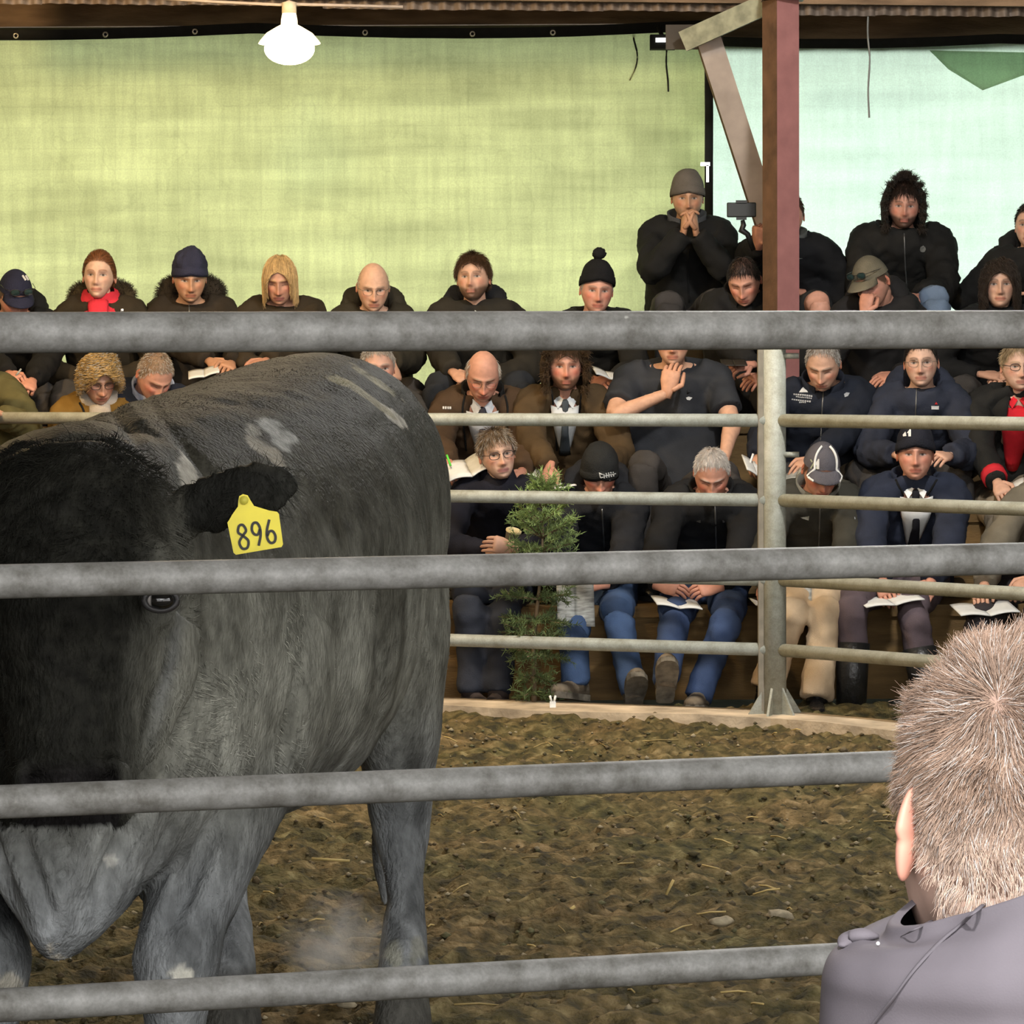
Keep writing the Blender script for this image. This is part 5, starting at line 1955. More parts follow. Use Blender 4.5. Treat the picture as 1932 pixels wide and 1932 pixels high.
# ---- third row
B1 = person('b1', 'person in navy cap with sunglasses on the peak, looking down at far left', (28, 556), 3, yaw=.42, pitch=.62, roll=-.05, jacket=('black', BLK, 'hood'), bulk=.022, hands=((18, 708, .34), (60, 722, .36)), hpose=('grip', 'fist'), trousers=('dark', (.05, .045, .042)),
            shoes=BOOT, skin=ROSY, haircol=HB, hair='short', hatline=.01, nhair=700, stubble=.3, hat=dict(kind='cap', col=(.020, .022, .045), shades=True))
B2 = person('b2', 'person with tied auburn hair and bright red scarf in hooded parka', (187, 520), 3, yaw=-.02, pitch=-.02, roll=.03, jacket=('brownblack', (.030, .023, .014), 'furhood+scarf'), furcol=(.040, .030, .018), hoodcol=(.045, .034, .018), bulk=.022, scarfcol=(.62, .035, .055),
            trousers=('dark', (.05, .045, .042)), shoes=BOOT, skin=WHITE_, haircol=AUB, hair='tied', wide=.93, jaw=.66, nose=.8, ruddy=.3, hairline=.068)
B3 = person('b3', 'person in navy knit beanie and dark parka with wide hood looking down', (358, 523), 3, yaw=.16, pitch=.26, jacket=('brownblack_b', (.026, .020, .014), 'furhood'), furcol=(.03, .024, .017), bulk=.026, hands=((405, 690, .34), (436, 686, .34)), hoodsize=1.1, trousers=('dark', (.05, .045, .042)),
            shoes=BOOT, skin=TAN, haircol=GREYH, hair='short', hatline=.0, nhair=500, hat=dict(kind='beanie', col=(.030, .032, .060), front=.030, tall=1.20, lumpy=.03, full=3.2), brow=(.2, .17, .14))
B4 = person('b4', 'person with chin-length blonde hair and dark brown coat looking down', (528, 527), 3, yaw=-.02, pitch=.32, jacket=('brown_c', (.034, .025, .015), 'lapel'), hoodcol=(.18, .115, .07), bulk=.020, hands=((470, 688, .36), (500, 684, .36)), trousers=('dark', (.05, .045, .042)), shoes=BOOT,
            skin=(.47, .25, .17), haircol=BLONDE, hair='bob', hairlen=.125, wide=.94, hairline=.072, ruddy=.7, lip=(.30, .09, .09), part=.054)
B5 = person('b5', 'bald person with thin glasses and dark hooded jacket in the back row', (704, 540), 3, yaw=.10, pitch=.30, jacket=('oliveblack', (.028, .024, .016), 'hood'), bulk=.022, hands=(None, (738, 682, .36)), handdir=(None, (.3, -.3, -1)), hpose=('relaxed', 'grip'), trousers=('dark', (.05, .045, .042)),
            shoes=BOOT, skin=(.60, .36, .25), haircol=(.3, .25, .2), hair='fringe', nhair=500, hairlen=.010, scalp=.3, glasses='thin', brow=(.35, .25, .18))
B6 = person('b6', 'brown-haired bearded person in dark hooded jacket gazing up from back row', (893, 524), 3, yaw=-.14, pitch=-.06, roll=-.03, jacket=('greyblack', (.024, .021, .016), 'hood'), hoodcol=(.017, .017, .018), bulk=.030, shw=.19, hands=((856, 704, .40), None), hpose=('fist', 'relaxed'),
            handdir=((.5, -.6, -.3), None), trousers=('blackjeans', (.018, .02, .024)), knees=((828, 730, .40), (985, 730, .40)), shoes=BOOT, skin=PALE, haircol=(.060, .030, .014), hair='tousled', beard=.8, beardcol=(.070, .034, .018), inner=((.75, .75, .72), None, .10, .03))
B7 = person('b7', 'person in black beanie with bobble and dark jacket, mouth downturned', (1126, 546), 3, yaw=.08, pitch=.12, roll=.06, jacket=('black_d', (.016, .015, .013), 'lapel'), bulk=.024, hands=((1120, 716, .36), (1160, 716, .34)), trousers=('dark', (.05, .045, .042)), shoes=BOOT, skin=ROSY, haircol=GREYH,
            hair='short', hatline=.02, nhair=700, hat=dict(kind='beanie', col=(.011, .011, .012), front=.046, side=.02, tall=1.20, pom=(0, .175)), brow=(.15, .12, .1), ruddy=.8)
B8 = person('b8', 'dark-haired person bowing beside the red post with mouth inside black collar', (1404, 528), 3, yaw=-.22, pitch=.50, roll=-.06, jacket=('black_e', (.014, .0135, .013), 'collar'), bulk=.024, hands=((1428, 702, .38), None), hpose=('grip', 'relaxed'), handdir=((-.9, -.4, -.1), None), handn=((0, -.6, .8), None),
            trousers=('dark', (.05, .045, .042)), shoes=BOOT, skin=ROSY, haircol=DK, hair='short', hairline=.066, neckdrop=-.03, tyaw=.0, ruddy=.8)
B9 = person('b9', 'person in mottled olive cap with dark sunglasses resting chin on hand', (1646, 531), 3, yaw=-.68, pitch=.52, roll=-.08, jacket=('black_f', (.020, .0185, .018), 'hood'), bulk=.026, hands=((1630, 592, .16), None), hpose=('fist', 'relaxed'), pole=((-.6, -.2, -1), None), handdir=((.2, .1, 1), None), handn=((-.6, -.8, .1), None),
            trousers=('dark', (.05, .045, .042)), shoes=BOOT, skin=ROSY, haircol=HB, hair='crop', hatline=.005, nhair=700, hat=dict(kind='cap', col=(.17, .15, .105), shades=True, brim=.078))
B10 = person('b10', 'person with long curly dark hair and black top staring ahead at right', (1886, 536), 3, yaw=-.10, pitch=.02, jacket=('black_g', (.012, .012, .012), 'turtle'), scarfcol=(.012, .012, .012), bulk=.014, trousers=('dark', (.05, .045, .042)), shoes=BOOT, skin=PALE, haircol=(.030, .020, .014), hair='curly', wide=.97,
             hairline=.066, ruddy=.3, part=.060, hairlen=.17)

# ---- second row
C1 = person('c1', 'person in olive jacket with orange trim cut off by the left edge', (-52, 668), 2, yaw=.3, pitch=.2, jacket=('olive', (.085, .075, .030), 'collar'), hoodcol=(.75, .20, .02), bulk=.03, hands=(None, (2, 782, .35)), trousers=('dark', (.05, .045, .042)), shoes=BOOT, skin=PALE, haircol=HB, hair='short')
C2 = person('c2', 'person with big curly blonde hair, glasses and mustard jacket looking down', (186, 712), 2, yaw=.34, pitch=.42, roll=-.05, jacket=('mustard', (.17, .095, .020), 'lapel+scarf'), scarfcol=(.42, .37, .31), bulk=.022, hands=((170, 850, .3), (230, 850, .3)), trousers=('dark', (.05, .045, .042)), shoes=BOOT,
            skin=(.47, .26, .18), haircol=(.42, .28, .11), hair='bigcurl', glasses='dark', wide=.95, part=.05, greymix=.2)
C3 = person('c3', 'person with cropped greying hair bowed low in navy jacket behind the bull', (292, 706), 2, yaw=.55, pitch=.75, jacket=('navy', NAVY, 'collar'), hoodcol=(.30, .33, .42), bulk=.02, trousers=('dark', (.05, .045, .042)), shoes=BOOT, skin=ROSY, haircol=(.22, .155, .10), hair='crop', greymix=.45, hairline=.075, ruddy=.9)
C4 = person('c4', 'pale person in grey suit with white collar partly hidden by bull rump', (712, 692), 2, yaw=.12, pitch=.12, jacket=('suit', (.055, .050, .044), 'lapel'), bulk=.006, inner=((.7, .7, .68), (.02, .02, .03), .2), trousers=('suitp', (.05, .046, .042)), shoes=BOOT, skin=(.50, .29, .22), haircol=(.25, .22, .19), hair='short', greymix=.5,
            hands=(None, (735, 840, .35)))
C5 = person('c5', 'balding person in brown jacket over dark vest writing with green pen', (911, 706), 2, yaw=.06, pitch=.52, roll=.02, jacket=('brown', BROWN, 'collar'), hoodcol=(.014, .013, .012), bulk=.026, shw=.20, hands=((848, 888, .42), (985, 890, .34)), hpose=('grip', 'relaxed'), handdir=((.35, -.6, -.5), None),
            inner=((.50, .52, .55), (.03, .03, .04), .24, .07), trousers=('dark', (.05, .045, .042)), shoes=BOOT, skin=ROSY, haircol=(.30, .24, .18), hair='fringe', nhair=900, scalp=.35, greymix=.4, glasses='thin', ruddy=1.0, lowneck=True)
C6 = person('c6', 'bearded person in brown waxed coat with furry hood, shirt and tie', (1066, 690), 2, yaw=.05, pitch=.06, jacket=('waxed', (.072, .046, .022), 'hoodup'), hoodcol=(.05, .033, .018), furcol=(.050, .030, .015), bulk=.030, shw=.20, hands=((1042, 890, .42), (1130, 880, .30)), hpose=('fist', 'relaxed'),
            handdir=((-.3, -.5, -.9), None), inner=((.55, .58, .60), (.05, .06, .07), .24, .06), trousers=('olivep', (.06, .05, .03)), shoes=BOOT, skin=ROSY, haircol=(.055, .032, .016), hair='tousled', beard=.6, beardcol=(.10, .05, .025), ruddy=1.0, lowneck=True, hairline=.058)
C7 = person('c7', 'broad person in charcoal polo shirt with hand over mouth', (1270, 642), 2, yaw=-.08, pitch=.10, jacket=('charcoal', (.030, .032, .037), 'lapel'), hoodcol=(.030, .032, .037), sleeves='short', bulk=.045, shw=.225, hands=((1258, 742, .17), (1366, 868, .30)), pole=((-.85, -.25, -.55), (.9, .2, -.3)), hpose=('hold', 'fist'),
            handdir=((.22, .05, 1), (0, -.3, -1)), handn=((-.25, -1, .0), (.3, -.8, .2)), hscale=1.12, trousers=('dark', (.05, .045, .042)), knees=((1215, 880, .42), (1370, 900, .42)), shoes=BOOT, skin=(.58, .33, .22), haircol=HB, hair='short', shirtname='polo_shirt', ruddy=.7)
C8 = person('c8', 'greying person in navy softshell with white chest emblem looking down', (1553, 686), 2, yaw=-.24, pitch=.50, roll=.02, jacket=('navy_b', (.014, .017, .026), 'collar'), bulk=.026, shw=.205, hands=((1420, 886, .40), (1505, 900, .36)), hpose=('grip', 'relaxed'), trousers=('dark', (.05, .045, .042)), shoes=BOOT,
            skin=PALE, haircol=(.20, .17, .14), hair='short', hairline=.088, greymix=.5, ruddy=.8)
C9 = person('c9', 'person with glasses and navy padded jacket beneath the mint cloth', (1738, 683), 2, yaw=-.16, pitch=.04, roll=-.03, jacket=('navy_c', (.026, .030, .045), 'hood'), bulk=.032, puffer=True, hands=((1692, 858, .30), (1790, 860, .3)), hpose=('fist', 'relaxed'), trousers=('dark', (.05, .045, .042)), shoes=BOOT,
            skin=WHITE_, haircol=DK, hair='short', glasses='thin', wide=.97, ruddy=.6)
C10 = person('c10', 'person with glasses, fair hair and red sweater under black jacket', (1922, 690), 2, yaw=.02, pitch=.05, jacket=('black_h', (.017, .0165, .015), 'lapel'), bulk=.026, shw=.20, hands=((1888, 935, .40), (1945, 935, .36)), hpose=('relaxed', 'relaxed'), cuff=(.55, .02, .03), inner=((.62, .02, .03), None, .36, .085),
             trousers=('tan', (.22, .18, .13)), knees=((1888, 985, .42), (1960, 985, .42)), shoes=BOOT, skin=WHITE_, haircol=(.32, .24, .14), hair='short', hairlen=.04, glasses='dark', lowneck=True)

# ---- front row
D1 = person('d1', 'person with glasses and dark roll-neck holding a paper cup', (938, 856), 1, d=15.62, yaw=.20, pitch=.02, roll=-.16, jacket=('ink', (.012, .012, .018), 'turtle'), scarfcol=(.012, .012, .018), bulk=.010, shw=.185, hands=((926, 1042, .30), (968, 1034, .33)), hpose=('hold', 'hold'), pole=((-.9, .2, -.5), (.9, .2, -.5)),
            handdir=((.9, -.3, .15), (-.8, -.35, .2)), handn=((-.2, -1, .3), (.2, -1, .3)), trousers=('inkjeans', (.026, .030, .042)), knees=((885, 1130, .44), (955, 1140, .42)), feet=((890, 1300, .46), (940, 1302, .50)), shoes=('dkbrown', (.05, .035, .03), .10, .7), toes=(-.5, .35), skin=WHITE_, haircol=(.17, .12, .075), hair='short',
            hairlen=.05, greymix=.2, glasses='dark', wide=.96, ruddy=.7, lip=(.40, .13, .13), hairline=.066)
D2 = person('d2', 'person in black knit hat with white lettering reading a large sheet', (1131, 886), 1, d=15.6, yaw=.05, pitch=.58, jacket=('black_i', (.017, .0175, .020), 'hood'), bulk=.032, puffer=True, hands=((1062, 1150, .36), (1126, 1146, .38)), hpose=('hold', 'hold'), handdir=((.5, -.6, -.1), (-.9, -.3, .1)), handn=((-.4, -.9, .4), (.3, -.9, .4)),
            trousers=('jeans', JEANS), knees=((1082, 1196, .46), (1165, 1165, .42)), feet=((1086, 1292, .50), (1196, 1306, .56)), shoes=MUDDY, toes=(.55, -.1), toeup=(.15, .75), skin=ROSY, haircol=DK, hair='short', hatline=-.01, nhair=500, hat=dict(kind='beanie', col=(.020, .021, .021), front=.020, side=-.02, back=-.05, tall=1.04), ruddy=1.0)
D3 = person('d3', 'white-haired person in black jacket and jeans with open booklet', (1343, 891), 1, yaw=-.05, pitch=.62, jacket=('black_j', (.012, .012, .0125), 'collar'), bulk=.028, shw=.195, hands=((1236, 1138, .38), (1340, 1152, .36)), hpose=('hold', 'hold'), handdir=((.8, -.5, -.1), (-.9, -.4, -.05)), handn=((-.3, -.7, .7), (.3, -.7, .7)),
            trousers=('jeans_b', (.040, .065, .14)), knees=((1272, 1172, .46), (1372, 1165, .42)), feet=((1256, 1285, .60), (1318, 1312, .50)), shoes=MUDDY, toes=(-.05, .2), toeup=(.85, .1), skin=ROSY, haircol=(.50, .46, .42), hair='short', greymix=.5, hairline=.082, ruddy=1.0)
D4 = person('d4', 'person in grey cap with white piping, cream trousers and black boots', (1549, 886), 1, yaw=.10, pitch=.56, roll=.03, jacket=('greyolive', (.040, .038, .030), 'collar'), hoodcol=(.16, .155, .13), bulk=.026, hands=((1438, 1122, .36), (1560, 1112, .32)), hpose=('hold', 'relaxed'), trousers=('cream', (.50, .375, .245)),
            knees=((1498, 1142, .44), (1560, 1138, .42)), feet=((1446, 1296, .50), (1541, 1312, .52)), hem=.075, shoes=('gloss', (.008, .008, .009), .07, .15), toes=(-.35, .1), skin=ROSY, haircol=HB, hair='crop', hatline=.0, nhair=600, hat=dict(kind='cap', col=(.105, .100, .115), stripe=True, brim=.078), ruddy=1.0)
D5 = person('d5', 'person in navy beanie, white shirt, dark tie and navy jacket', (1727, 856), 1, yaw=-.10, pitch=.02, jacket=('navy_d', (.022, .027, .045), 'collar'), bulk=.032, shw=.20, hands=((1668, 1128, .40), (1748, 1130, .36)), hpose=('hold', 'relaxed'), inner=((.72, .72, .70), (.010, .010, .014), .26, .07), lowneck=True,
            trousers=('plum', (.098, .074, .084)), knees=((1612, 1136, .44), (1722, 1150, .44)), feet=((1606, 1318, .48), (1752, 1325, .48)), shoes=('gumboot', (.014, .014, .014), .24, .35), toes=(-.2, .2), skin=ROSY, haircol=HB, hair='crop', hatline=-.02, nhair=300, hat=dict(kind='beanie', col=(.018, .019, .027), front=.034, tall=1.14, cuff=True), ruddy=.6)
D6 = person('d6', 'person in tan jacket seated at the right edge of the front row', (1990, 880), 1, yaw=-.3, pitch=.2, jacket=('tanj', (.15, .13, .095), 'collar'), bulk=.03, hands=((1838, 1146, .38), (1900, 1150, .36)), hpose=('hold', 'hold'), trousers=('darkplum', (.035, .03, .032)), knees=((1850, 1180, .44), (1960, 1170, .42)), shoes=BOOT, skin=PALE,
            haircol=HB, hair='short')

# ---- the man in front of the near fence
E1 = person('e1', 'person seen from behind with short sandy hair and slate-grey jacket', (1925, 1540), 0, d=2.28, seat=.48, floor=0.0, yaw=-2.98, pitch=.06, tyaw=-2.25, lean=.06, jacket=None, trousers=('darke', (.04, .04, .045)), shoes=BOOT, skin=(.60, .40, .32), haircol=(.24, .165, .125), hair='crop', nogrow=True, scalp=.6,
            hands=((1800, 2600, 0, 2.15), (2050, 2600, 0, 2.3)), jaw=.98, nape=.22, neckr=1.16, bigear=1.0001, shw=.13)


def near_jacket(E):
    root = E['root']
    th = -2.25
    sx, fy = V3(-math.cos(th), -math.sin(th), 0), V3(math.sin(th), -math.cos(th), 0)
    n = 72
    t = np.linspace(0, 2 * np.pi, n, endpoint=False)
    rings = []
    rows = np.array([(1642, 1932, .078, .076, .42, 2.245), (1634, 1932, .084, .082, .42, 2.245), (1655, 1934, .090, .086, .42, 2.246), (1695, 1944, .118, .095, .21, 2.258), (1722, 1955, .140, .108, .135, 2.27), (1758, 1968, .160, .117, .06, 2.28), (1800, 1975, .173, .122, .02, 2.29), (1850, 1978, .178, .125, .0, 2.30), (1932, 1980, .180, .128, .0, 2.30),
                     (2150, 1990, .190, .140, 0, 2.30), (2500, 2016, .195, .15, 0, 2.3), (3000, 2016, .20, .15, 0, 2.3), (3560, 2016, .20, .15, 0, 2.3)])
    rr = spline(rows, 60)
    for py, px, a, b, tl, dd_ in rr:
        c = P(px, py, dd_)
        ct, st = np.cos(t), np.sin(t)
        k = (np.abs(ct) ** 2.3 + np.abs(st) ** 2.3) ** (-1 / 2.3)
        p = c + sx * (a * ct * k)[:, None] + fy * (b * st * k)[:, None]
        p[:, 2] += tl * (p[:, 0] - c[0])
        rings.append(p)
    G = np.array(rings)
    q = G.reshape(-1, 3)
    off = .004 * vnoise(q * V3(1, 1, .6), 14, 3) + .0022 * vnoise(q * V3(1.6, 1, .5), 34, 4)
    cen = G.mean(1, keepdims=True)
    G = G + nrm(G - cen) * off.reshape(G.shape[:2])[..., None]
    jm = mat('slate_jacket', (.118, .106, .120), .8, vary=.10, vscale=14, bump=.06, bscale=700, spec=.2)
    o = MB().grid(G, True, False, True).build('jacket', jm, root)
    sm_ = mat('slate_seam', (.10, .09, .102), .9)
    modifier(o, 'SUBSURF', levels=1, render_levels=1)
    # arms
    for (S, Ee, T) in E['arms']:
        S2 = S + V3(.06, 0, -.05)
        q = spline(np.array([S2, S2 + (Ee - S2) * .5, Ee, Ee + (T - Ee) * .5, T]), 14)
        MB().tube(q, np.linspace(.075, .05, 14), 18, ref=(.2, 1, .1)).build('sleeve', jm, root)
    # raised collar: a folded band standing on the neck opening
    from mathutils.bvhtree import BVHTree
    bv = BVHTree.FromPolygons([Vector(v) for v in G.reshape(-1, 3)], [(i * n + j, i * n + (j + 1) % n, (i + 1) * n + (j + 1) % n, (i + 1) * n + j) for i in range(len(G) - 1) for j in range(n)])

    def on(px, py, lift=.0):
        d = nrm(P(px, py, 1) - CAM)
        h = bv.ray_cast(Vector(CAM), Vector(d))
        if h[0] is None:
            return None
        return np.array(h[0]) + np.array(h[1]) * (lift if h[1].dot(Vector(d)) < 0 else -lift)

    ridge = [(1975, 1630), (1932, 1652), (1890, 1680), (1850, 1715), (1815, 1745), (1780, 1775), (1745, 1810), (1715, 1845), (1690, 1880), (1665, 1912), (1640, 1945)]
    pts = [p for p in (on(*r, .001) for r in ridge) if p is not None]
    MB().tube(spline(np.array(pts), 40), np.array([[.0016, .0010]] * 40), 8).build('seam', sm_, root)
    # overlapping yoke panel above the seam
    up = [(1975, 1612), (1932, 1640), (1880, 1672), (1830, 1708), (1785, 1740), (1740, 1768), (1700, 1800), (1668, 1840), (1640, 1880), (1612, 1920)]
    fold = [p for p in (on(*r, .0005) for r in ((1905, 1672), (1850, 1690), (1790, 1722), (1740, 1748), (1700, 1768))) if p is not None]
    if len(fold) > 2:
        MB().tube(spline(np.array(fold), 24), np.array([[.0016, .0012]] * 24) * np.sin(np.linspace(.2, 3.0, 24))[:, None], 8).build('fold', sm_, root)
    tip = [p for p in (on(*r, .002) for r in ((1660, 1772), (1630, 1770), (1606, 1775), (1590, 1790))) if p is not None]
    if len(tip) > 2:
        MB().tube(spline(np.array(tip), 14), np.array([[.009, .005]] * 14) * np.sin(np.linspace(.25, 2.9, 14))[:, None], 10).build('collar_tip', jm, root)
    b = on(1657, 1786, .002)
    if b is not None:
        u = np.linspace(0, np.pi, 7)
        w = np.linspace(0, 2 * np.pi, 10, endpoint=False)
        MB().grid(np.array([[b + .0013 * V3(math.sin(a) * math.cos(c), math.sin(a) * math.sin(c), math.cos(a)) for c in w] for a in u])).build('stud', mat('white_stud', (.9, .9, .9), .3), root)
    z = [p for p in (on(*r, .002) for r in ((1905, 1676), (1925, 1668), (1950, 1655))) if p is not None]
    if len(z) > 2:
        MB().tube(np.array(z), .0016, 6).build('piping', mat('pale_piping', (.5, .42, .36), .6), root)


def near_hair(E, sp):
    Hc, Rm = E['Hc'], E['Rm']
    n = 46000
    ph = rng.uniform(-np.pi, np.pi, n * 2)
    la = np.arcsin(rng.uniform(-.62, 1, n * 2))
    q = skull(ph, la, 1.04, .98, .22)
    az = np.abs(ph)                                   # 0 is the face
    line = np.interp(az, [0, .8, 1.2, 1.5, 1.7, 2.1, 2.6, np.pi], [.07, .05, .02, .005, -.005, -.058, -.078, -.082])
    keep = (q[:, 2] > line + rng.normal(0, .006, n * 2)) & ((q[:, 2] > -.02) | (rng.random(n * 2) < .45))
    q, ph, la, az = q[keep][:n], ph[keep][:n], la[keep][:n], az[keep][:n]
    m = len(q)
    rn = np.hypot(q[:, 0], q[:, 1] - .030)                # lie on the neck where it stands proud of the skull
    push = (q[:, 2] < -.012) & (rn < .0660) & (q[:, 1] > .02)
    q[push, 0] *= (.0660 / rn[push])
    q[push, 1] = .030 + (q[push, 1] - .030) * (.0660 / rn[push])
    nn = nrm(q * V3(1 / SA ** 2, 1 / SB ** 2, 1 / SC ** 2) * np.where(q[:, 2:3] < 0, V3(1, 1, .15), V3(1, 1, 1)))
    top = sstep(-.01, .075, q[:, 2])
    ln = (.009 + .011 * top) * rng.uniform(.6, 1.25, m)
    crown = V3(.034, .060, .080)
    q = q + rng.normal(0, .004, q.shape) * np.exp(-((q - crown) ** 2).sum(1) / .03 ** 2)[:, None]
    tg = q - crown
    tg = nrm(tg - nn * (tg * nn).sum(1, keepdims=True))
    clump = np.stack([vnoise(q, 70, s) for s in (1, 2, 3)], 1)
    d1 = nrm(tg * .85 + nn * (.45 + .12 * top)[:, None] + clump * .5 + rng.normal(0, .14, (m, 3)))
    p0 = q + nn * .0003
    p1 = p0 + d1 * (ln * .4)[:, None]
    d2 = nrm(d1 + tg * .4 + clump * .3 - nn * .15 + rng.normal(0, .12, (m, 3)))
    p2 = p1 + d2 * (ln * .35)[:, None]
    p3 = p2 + nrm(d2 + tg * .3 + rng.normal(0, .15, (m, 3))) * (ln * .3)[:, None]
    pts = np.stack([p0, p1, p2, p3], 1)
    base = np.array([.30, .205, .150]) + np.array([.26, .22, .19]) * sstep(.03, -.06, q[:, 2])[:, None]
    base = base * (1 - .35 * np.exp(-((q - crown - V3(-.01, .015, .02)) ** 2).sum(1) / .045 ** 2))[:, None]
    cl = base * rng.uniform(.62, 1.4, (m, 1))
    gm = rng.random(m) < .12
    cl[gm] = np.array([.52, .48, .45]) * rng.uniform(.8, 1.15, (gm.sum(), 1))
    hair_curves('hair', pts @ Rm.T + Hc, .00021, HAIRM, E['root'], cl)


near_jacket(E1)
near_hair(E1, {})
finish_bodies()
from mathutils.bvhtree import BVHTree
bpy.context.view_layer.update()
_dg = bpy.context.evaluated_depsgraph_get()
_bv = {}


def child(root, name):
    for c in root.children:
        if c.name.split('.')[0] == name:
            return c


def surf(o, px, py, lift=.003):
    """point of a garment seen at a pixel"""
    if o.name not in _bv:
        ev = o.evaluated_get(_dg)
        me = ev.to_mesh()
        V = np.empty(len(me.vertices) * 3)
        me.vertices.foreach_get('co', V)
        V = V.reshape(-1, 3) + base_of(o.parent)
        _bv[o.name] = BVHTree.FromPolygons([Vector(v) for v in V], [tuple(p.vertices) for p in me.polygons])
    d = nrm(P(px, py, 1) - CAM)
    h = _bv[o.name].ray_cast(Vector(CAM), Vector(d))
    if h[0] is None:
        return None, None
    nv = np.array(h[1])
    if nv @ d > 0:
        nv = -nv
    return np.array(h[0]) + nv * lift, nv


def seam(person_, pix, r, m, name, part='jacket'):
    o = child(person_['root'], part)
    pts = [p for p in (surf(o, x, y, r * .4)[0] for x, y in spline(np.array(pix, float), 14)) if p is not None]
    if len(pts) > 3:
        return MB().tube(np.array(pts), np.array([[r, r * .6]] * len(pts)), 6, ref=(0, 1, .1)).build(name, m, o)


def emblem(person_, polys, m, name, part='jacket'):
    """flat marks on a garment: polygons given in pixels"""
    o = child(person_['root'], part)
    mb = MB()
    for poly in polys:
        pts, ns = [], []
        for x, y in poly:
            p, nv = surf(o, x, y, .002)
            if p is None:
                return
            pts.append(p)
            ns.append(nv)
        k = len(pts)
        V = np.vstack([np.array(pts), np.array(pts) + np.array(ns) * .002])
        mb.add(V, [tuple(range(k, 2 * k))] + [(i, (i + 1) % k, k + (i + 1) % k, k + i) for i in range(k)])
    return mb.build(name, m, o, False)


whitem = mat('white_print', (.62, .62, .60), .7)
silver = mat('zip_teeth', (.16, .16, .155), .4, .6)
redmk = mat('red_print', (.55, .03, .03), .7)
dkseam = mat('dark_seam', (.006, .006, .006), .9)

# zips down the fronts
for pr, pix in ((B2, [(186, 600), (188, 640), (190, 700)]), (B3, [(356, 566), (358, 600), (362, 650)]), (A3, [(1706, 440), (1708, 500), (1712, 555)]), (C8, [(1556, 722), (1552, 760), (1548, 840)]), (C9, [(1730, 728), (1728, 770), (1726, 830)]),
                (D2, [(1136, 960), (1138, 1000), (1142, 1060)]), (D3, [(1348, 930), (1350, 980), (1352, 1060)]), (D4, [(1548, 940), (1546, 1000), (1544, 1060)]), (B5, [(704, 590), (704, 640), (704, 690)]), (A2, [(1500, 440), (1502, 500), (1505, 550)])):
    seam(pr, pix, .0035, silver, 'zip')
for pr, pix in ((D5, [(1690, 905), (1712, 960), (1720, 1050)]), (D5, [(1768, 905), (1738, 960), (1724, 1050)]), (C5, [(880, 735), (872, 780), (880, 850)]), (C5, [(950, 735), (958, 780), (944, 850)]), (C6, [(1040, 735), (1046, 790), (1050, 850)]),
                (C6, [(1098, 735), (1090, 790), (1060, 850)]), (A1, [(1300, 470), (1298, 520), (1300, 570)]), (C2, [(150, 760), (158, 775), (165, 800)])):
    seam(pr, pix, .005, dkseam, 'front_edge')


def rect(x, y, w, h, sk=0):
    return [(x, y), (x + w, y + sk), (x + w, y + h + sk), (x, y + h)]


# emblem with mountain peak and lines of small lettering, right chest of the navy softshell
emblem(C8, [[(1507, 741), (1512, 733), (1517, 729), (1522, 731), (1528, 741)]], whitem, 'emblem')
emblem(C8, [rect(1497 + 4.1 * i, 742.5 + .5 * i, 3, 3.2) for i in range(9)] + [rect(1502 + 3.4 * i, 748 + .4 * i, 2.4, 2.0) for i in range(9)] + [rect(1493 + 4.2 * i, 753 + .4 * i, 3, 2.4) for i in range(9)] + [rect(1508 + 3.4 * i, 758, 2.4, 2.2) for i in range(4)], mat('faint_print', (.36, .37, .38), .7), 'lettering')
emblem(C8, [[(1592, 744), (1597, 741), (1603, 742), (1600, 748), (1594, 750)]], mat('faint_print', None), 'emblem')
emblem(C9, [rect(1757, 766, 14, 6)], whitem, 'emblem')
emblem(C9, [[(1763, 763), (1766, 758), (1769, 763)]], redmk, 'emblem')
emblem(C5, [rect(835 + 4.2 * i, 768, 3, 4.5) for i in range(4)], whitem, 'lettering')
emblem(C7, [[(1294, 750), (1299, 748), (1306, 750), (1301, 755), (1296, 754)]], whitem, 'emblem', 'polo_shirt')
emblem(D4, [rect(1612, 976, 22, 4)], mat('faint_print', None), 'emblem')
emblem(D5, [rect(1812, 977, 16, 6)], whitem, 'emblem')
emblem(A3, [[(1741 + 6 * math.cos(a), 470 + 6 * math.sin(a)) for a in np.linspace(0, 2 * np.pi, 9)[:-1]]], mat('faint_print2', (.12, .12, .11), .7), 'emblem')
emblem(B2, [rect(228, 583, 5, 4)], mat('bright_metal', None), 'press_stud')

# marks on hats
def hat_mark(pr, hatname, polys, m, name):
    o = child(pr['root'], hatname)
    sub = [c for c in o.children if c.name.split('.')[0] == 'cuff']
    tgt = sub[0] if sub else o
    mb = MB()
    for poly in polys:
        pts, ns = [], []
        for x, y in poly:
            p, nv = surf(tgt, x, y, .0015)
            if p is None:
                p, nv = surf(o, x, y, .002)
            if p is None:
                break
            pts.append(p)
            ns.append(nv)
        k = len(pts)
        if k < len(poly):
            continue
        V = np.vstack([np.array(pts), np.array(pts) + np.array(ns) * .0015])
        mb.add(V, [tuple(range(k, 2 * k))] + [(i, (i + 1) % k, k + (i + 1) % k, k + i) for i in range(k)])
    return mb.build(name, m, o, False) if mb.n else None


def line_poly(a, b, w):
    a, b = np.array(a, float), np.array(b, float)
    t = nrm(b - a)
    n_ = np.array([-t[1], t[0]]) * w / 2
    return [tuple(a + n_), tuple(b + n_), tuple(b - n_), tuple(a - n_)]


